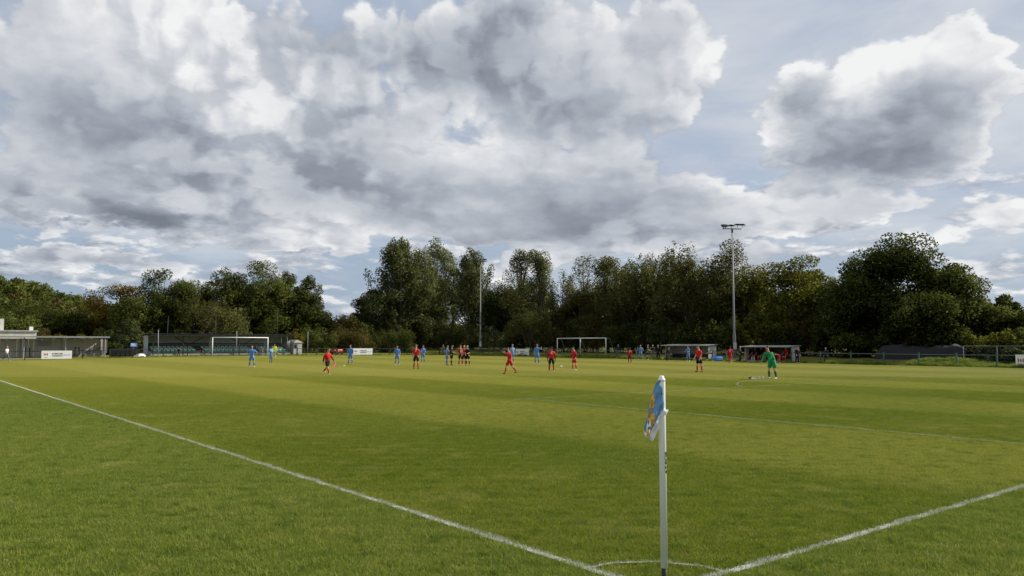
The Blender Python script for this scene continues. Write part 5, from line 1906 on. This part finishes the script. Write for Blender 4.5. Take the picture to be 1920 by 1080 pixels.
    # shirt
    V_ = [pel - up * .13, waist - up * .02, chest, nb + up * .005]; E_ = [(0, 1), (1, 2), (2, 3)]; rad = [(.188, .158), (.178, .145), (.188, .146), (.100, .090)]
    for n in 'LR':
        i0 = len(V_)
        V_ += [J['sh' + n], J['sh' + n].lerp(J['el' + n], .88 if not long_sleeve else 1.0)]; rad += [.082, .074]
        E_ += [(2, i0), (i0, i0 + 1)]
        if long_sleeve and not sleeve:
            V_.append(J['wr' + n]); rad.append(.046); E_.append((i0 + 1, i0 + 2))
    skin_obj('shirt' if not trousers else 'jacket', V_, E_, rad, CL[shirt], t, root=2)
    if sleeve:
        for n in 'LR': skin_obj('sleeve', [J['sh' + n].lerp(J['el' + n], .1) , J['el' + n], J['wr' + n]], [(0, 1), (1, 2)], [.079, .060, .048], CL[sleeve], t)
    # shorts or trousers
    V_ = [pel + up * .12, pel - Vector((0, 0, .04))]; E_ = [(0, 1)]; rad = [(.155, .125), (.17, .14)]
    for n in 'LR':
        i0 = len(V_)
        V_ += [J['hip' + n], J['hip' + n].lerp(J['knee' + n], .92 if not trousers else 1.0)]; rad += [.115, .108 if not trousers else .08]
        E_ += [(1, i0), (i0, i0 + 1)]
        if trousers:
            V_.append(J['ank' + n]); rad.append(.062); E_.append((i0 + 1, i0 + 2))
    skin_obj('shorts' if not trousers else 'trousers', V_, E_, rad, CL[shorts], t)
    for n in 'LR':
        s = -1 if n == 'L' else 1
        if not trousers:
            k_, a_ = J['knee' + n], J['ank' + n]
            skin_obj('sock', [k_.lerp(a_, .10), k_.lerp(a_, .38), a_], [(0, 1), (1, 2)], [.061, .063, .046], CL[socks], t)
        a_ = J['ank' + n]
        skin_obj('boot', [a_ + Vector((0, .03, -.035)), a_ + Vector((s * .012, -.07, -.045)), a_ + Vector((s * .022, -.165, -.055))], [(0, 1), (1, 2)], [(.048, .046), (.046, .040), (.040, .028)], CL[boots], t)
    if number:
        me = text_mesh(number, .27, CL['white'], 'number', .006)
        o = link('number', me, t, chest - fw * .158 + up * .0); o.rotation_euler = (math.pi / 2 + R(lean) , 0, math.pi)
    if prop: prop(t, J)
    return t


def hold_bib(t, J):
    p = J['wrR'] + J['hdR'] * .08
    V_ = [p + Vector((.10 * (i / 4 - .5) * (1 + j * .15), .03 * math.sin(i * 1.6 + j), -.09 * j)) for j in range(5) for i in range(5)]
    mesh_obj('bib', V_, [(j * 5 + i, j * 5 + i + 1, j * 5 + i + 6, j * 5 + i + 5) for j in range(4) for i in range(4)], CL['pink'], t, smooth=True)


def hold_flag(t, J):
    p = J['wrL'] + J['hdL'] * .07
    MB().tube([p, p + Vector((-.05, -.1, .35))], .008, 5).build('stick', M_WHITE, t)
    V_ = [p + Vector((-.05 - .05 * i, -.1 + .02 * math.sin(j * 2), .33 - .09 * j)) for j in range(4) for i in range(5)]
    mesh_obj('linesman_flag', V_, [(j * 5 + i, j * 5 + i + 1, j * 5 + i + 6, j * 5 + i + 5) for j in range(3) for i in range(4)], CL['cream'], t)


def hold_card(t, J):
    p = J['wrR'] + J['hdR'] * .12
    MB().box(p, (.12, .16, .012)).build('notebook', CL['white'], t)


GB, GR, GO, GS = 'players in blue', 'players in red', 'match officials in black', 'people by the dugouts and rail'
P = person
# blue side
P(472, 688.5, 647.5, 6, 'hips', 'blue', 'blue', 'blue_sock', 'white', 'player in blue with hands on hips in front of the far goal', 'fair', group=GB, build=1.1)
P(508, 682, 647, 60, 'talk', 'blue_pale', 'blue', 'grey', 'white', 'player in pale blue at the right post of the far goal', 'dark', 'brown', group=GB)
P(514.5, 671.5, 644, 15, 'stand', 'yellow', 'yellow', 'yellow', 'yellow', 'goalkeeper all in yellow beside the far goalpost', 'dark', long_sleeve=True)
P(657, 683, 645.5, -8, 'stand', 'blue', 'blue', 'blue_sock', 'black', 'player in blue standing left of the white board', 'brown', group=GB, build=1.1)
P(744.5, 684.5, 647.5, 10, 'relaxed', 'blue', 'blue', 'blue_sock', 'white', 'player in blue standing alone left of red number seven', 'brown', group=GB)
P(793, 680.5, 646.5, 20, 'talk', 'blue', 'blue', 'blue_sock', 'blue', 'player in blue directly right of red number seven', 'dark', group=GB)
P(838, 684.5, 646.5, 80, 'stand', 'blue', 'blue', 'blue_sock', 'black', 'player in blue shoulder to shoulder with the referee', 'brown', group=GB, build=1.1)
P(960.5, 680, 644.5, 30, 'stand', 'blue_pale', 'blue', 'blue_sock', 'white', 'player in pale blue half hidden behind the red player covering his face', 'fair', group=GB)
P(1007, 683, 644, 0, 'one_up', 'blue', 'blue', 'blue_sock', 'white', 'player in blue with one arm raised beside the small white board', 'brown', group=GB, build=1.05)
P(1201, 675, 646, 5, 'hips', 'blue', 'blue', 'blue_sock', 'white', 'player in blue among the people left of the dugouts', 'fair', group=GB, build=1.05)
P(1290.5, 677.5, 647.5, -50, 'talk', 'blue', 'blue', 'blue_sock', 'white', 'player in blue standing before the left dugout', 'dark', group=GB)
# red side
P(613.5, 702.5, 652, 55, 'walk', 'red', 'black', 'red_sock', 'white', 'player in red and black striding right with a pink bib', 'dark', sleeve='maroon', group=GR, prop=hold_bib, build=1.1)
P(780, 691.5, 645, 180, 'stand', 'red', 'black', 'red_sock', 'black', 'player in red wearing number seven, back turned', 'fair', group=GR, number='7', build=1.05)
P(863.5, 684.5, 646, 190, 'stand', 'red', 'black', 'red_sock', 'white', 'player in red wearing number two with the officials', 'fair', group=GR, number='2')
P(955.5, 701, 649.5, -70, 'hands_up', 'red', 'red', 'red_sock', 'black', 'player in red walking with both hands at his face', 'dark', sleeve='maroon', group=GR, build=1.05)
P(1034, 696.5, 649, 180, 'stand', 'red', 'black', 'red_sock', 'white', 'player in red and black wearing number four, back turned', 'dark', 'brown', sleeve='maroon', group=GR, number='4', build=1.12)
P(1077, 694.5, 649, -60, 'relaxed', 'red', 'red', 'red_sock', 'white', 'player in red facing left in front of the spare goal', 'dark', sleeve='maroon', group=GR)
P(1181, 682, 651, 170, 'stand', 'red', 'maroon', 'red_sock', 'white', 'small distant player in red between the spare goal and the dugouts', 'dark', 'brown', group=GR, number='9')
P(1311.5, 697.5, 646.5, -65, 'relaxed', 'red', 'black', 'red_sock', 'black', 'player in red with bowed head before the left dugout', 'brown', group=GR, build=1.1)
P(1369.5, 682, 648, 160, 'walk2', 'red', 'red', 'red_sock', 'white', 'player in red walking off beside the big floodlight', 'dark', 'brown', group=GR, number='3')
# officials in the middle
P(846.5, 684.5, 645.5, 75, 'talk', 'black', 'black', 'black', 'black', 'referee in black holding a notebook beside the blue captain', 'dark', group=GO, prop=hold_card)
P(870, 684.8, 646.5, 20, 'stand', 'red', 'black', 'red_sock', 'white', 'grey haired man in red just right of red number two', 'grey', group=GO)
P(877, 685, 647, -30, 'talk', 'black', 'black', 'black', 'black', 'official in black holding a pale yellow flag', 'grey', group=GO, prop=hold_flag)
# near goalkeeper
P(1449, 710.5, 646.5, -62, 'lean', 'green', 'green', 'green_dark', 'white', 'goalkeeper in green bending forward near the penalty arc', 'dark', long_sleeve=True, group=None, build=1.12)
# by the rail and the dugouts
P(831, 664.5, 646, 10, 'stand', 'grey', 'grey', 'grey', 'black', 'grey haired onlooker at the rail behind the referee', 'grey', trousers=True, long_sleeve=True, group=GS)
P(1159.5, 670.5, 645.5, -20, 'stand', 'navy', 'grey', 'navy', 'black', 'grey haired onlooker in dark clothes right of the spare goal', 'grey', trousers=True, long_sleeve=True, group=GS)
P(1214, 675.5, 644.5, 60, 'talk', 'navy', 'navy', 'navy', 'white', 'man in navy with hand on hip next to the blue player by the rail', 'dark', group=GS)
P(1224, 673, 646, 10, 'stand', 'black', 'grey', 'black', 'white', 'man in black with pale face third from the left dugout', 'grey', trousers=True, long_sleeve=True, group=GS)
P(1234, 674, 646, -15, 'stand', 'black', 'black', 'black', 'black', 'man in black second from the left dugout', 'grey', trousers=True, long_sleeve=True, group=GS)
P(1250, 677, 650, 70, 'lean', 'black', 'black', 'black', 'black', 'man in black stooping at the end of the left dugout', 'dark', trousers=True, long_sleeve=True, group=GS)
P(1337, 677, 659, -80, 'bend', 'navy', 'blue', 'blue', 'white', 'person bending over beside the left dugout in navy and blue', 'dark', group=GS)
P(1387.5, 679.5, 648.5, 50, 'talk', 'black', 'black', 'black', 'black', 'man in black with arms forward between floodlight and right dugout', 'grey', trousers=True, long_sleeve=True, group=GS)
P(1461, 681, 662, -70, 'bend', 'red', 'red', 'red_sock', 'white', 'player in red bending down at the right dugout', 'dark', group=GR)
P(1495, 681.5, 649, 20, 'relaxed', 'black', 'black', 'black', 'black', 'man in long black coat right of the right dugout', 'brown', trousers=True, long_sleeve=True, group=GS, build=1.2)
P(1549, 681, 650.5, -40, 'stand', 'navy', 'navy', 'navy', 'black', 'lone man in dark clothes at the rail right of the dugouts', 'fair', trousers=True, long_sleeve=True, group=GS)
# seated in the right dugout
for px_, sh_, so_, lab_ in ((1405, 'black', 'red_sock', 'leftmost substitute sitting in the right dugout'), (1416, 'navy', 'white', 'second substitute from the left in the right dugout, white socks'), (1428, 'black', 'red_sock', 'substitute in the middle of the right dugout bench'),
                            (1437, 'maroon', 'red_sock', 'substitute just left of the goalkeeper in the right dugout'), (1474, 'red', 'red_sock', 'substitute in red at the right end of the dugout')):
    vv_ = v_of(px_, 67.9)
    P(px_, 0, 1.72, -51.7, 'sit', sh_, 'red', so_, 'white', lab_, 'dark', long_sleeve=sh_ == 'black', group='substitutes in the right dugout', at_pt=pt(67.95, vv_), seat_z=.51)
# far left and behind the goal
P(12, 676.5, 648.5, 75, 'walk2', 'white', 'grey', 'grey', 'white', 'white haired person in a white top walking before the terrace', 'grey', trousers=True, group=None)
P(378, 668, 648.5, 10, 'stand', 'black', 'maroon', 'grey', 'white', 'person in black top and dark red shorts before the seated stand', 'dark', 'tan')
P(490, 667.5, 648, 15, 'stand', 'grey', 'grey', 'grey', 'white', 'person in pale grey behind the far goal net', 'brown', trousers=True)
P(335, 668.5, 651, 5, 'relaxed', 'black', 'black', 'black', 'black', 'dark figure before the left seats of the stand', 'dark', trousers=True, long_sleeve=True)

# blue bag beside the bending person
x, y, z = foot(1347, 677)
t_ = thing('kit_bag', 'blue kit bag on the ground right of the bending person', 'bag', (x, y, z), .5)
MB().box((0, 0, .24), (.95, .5, .46)).build('bag_body', CL['blue'], t_, bevel=.12)
MB().tube([(-.25, 0, .44), (-.15, 0, .62), (.15, 0, .62), (.25, 0, .44)], .018, 6).build('handle', CL['navy'], t_)
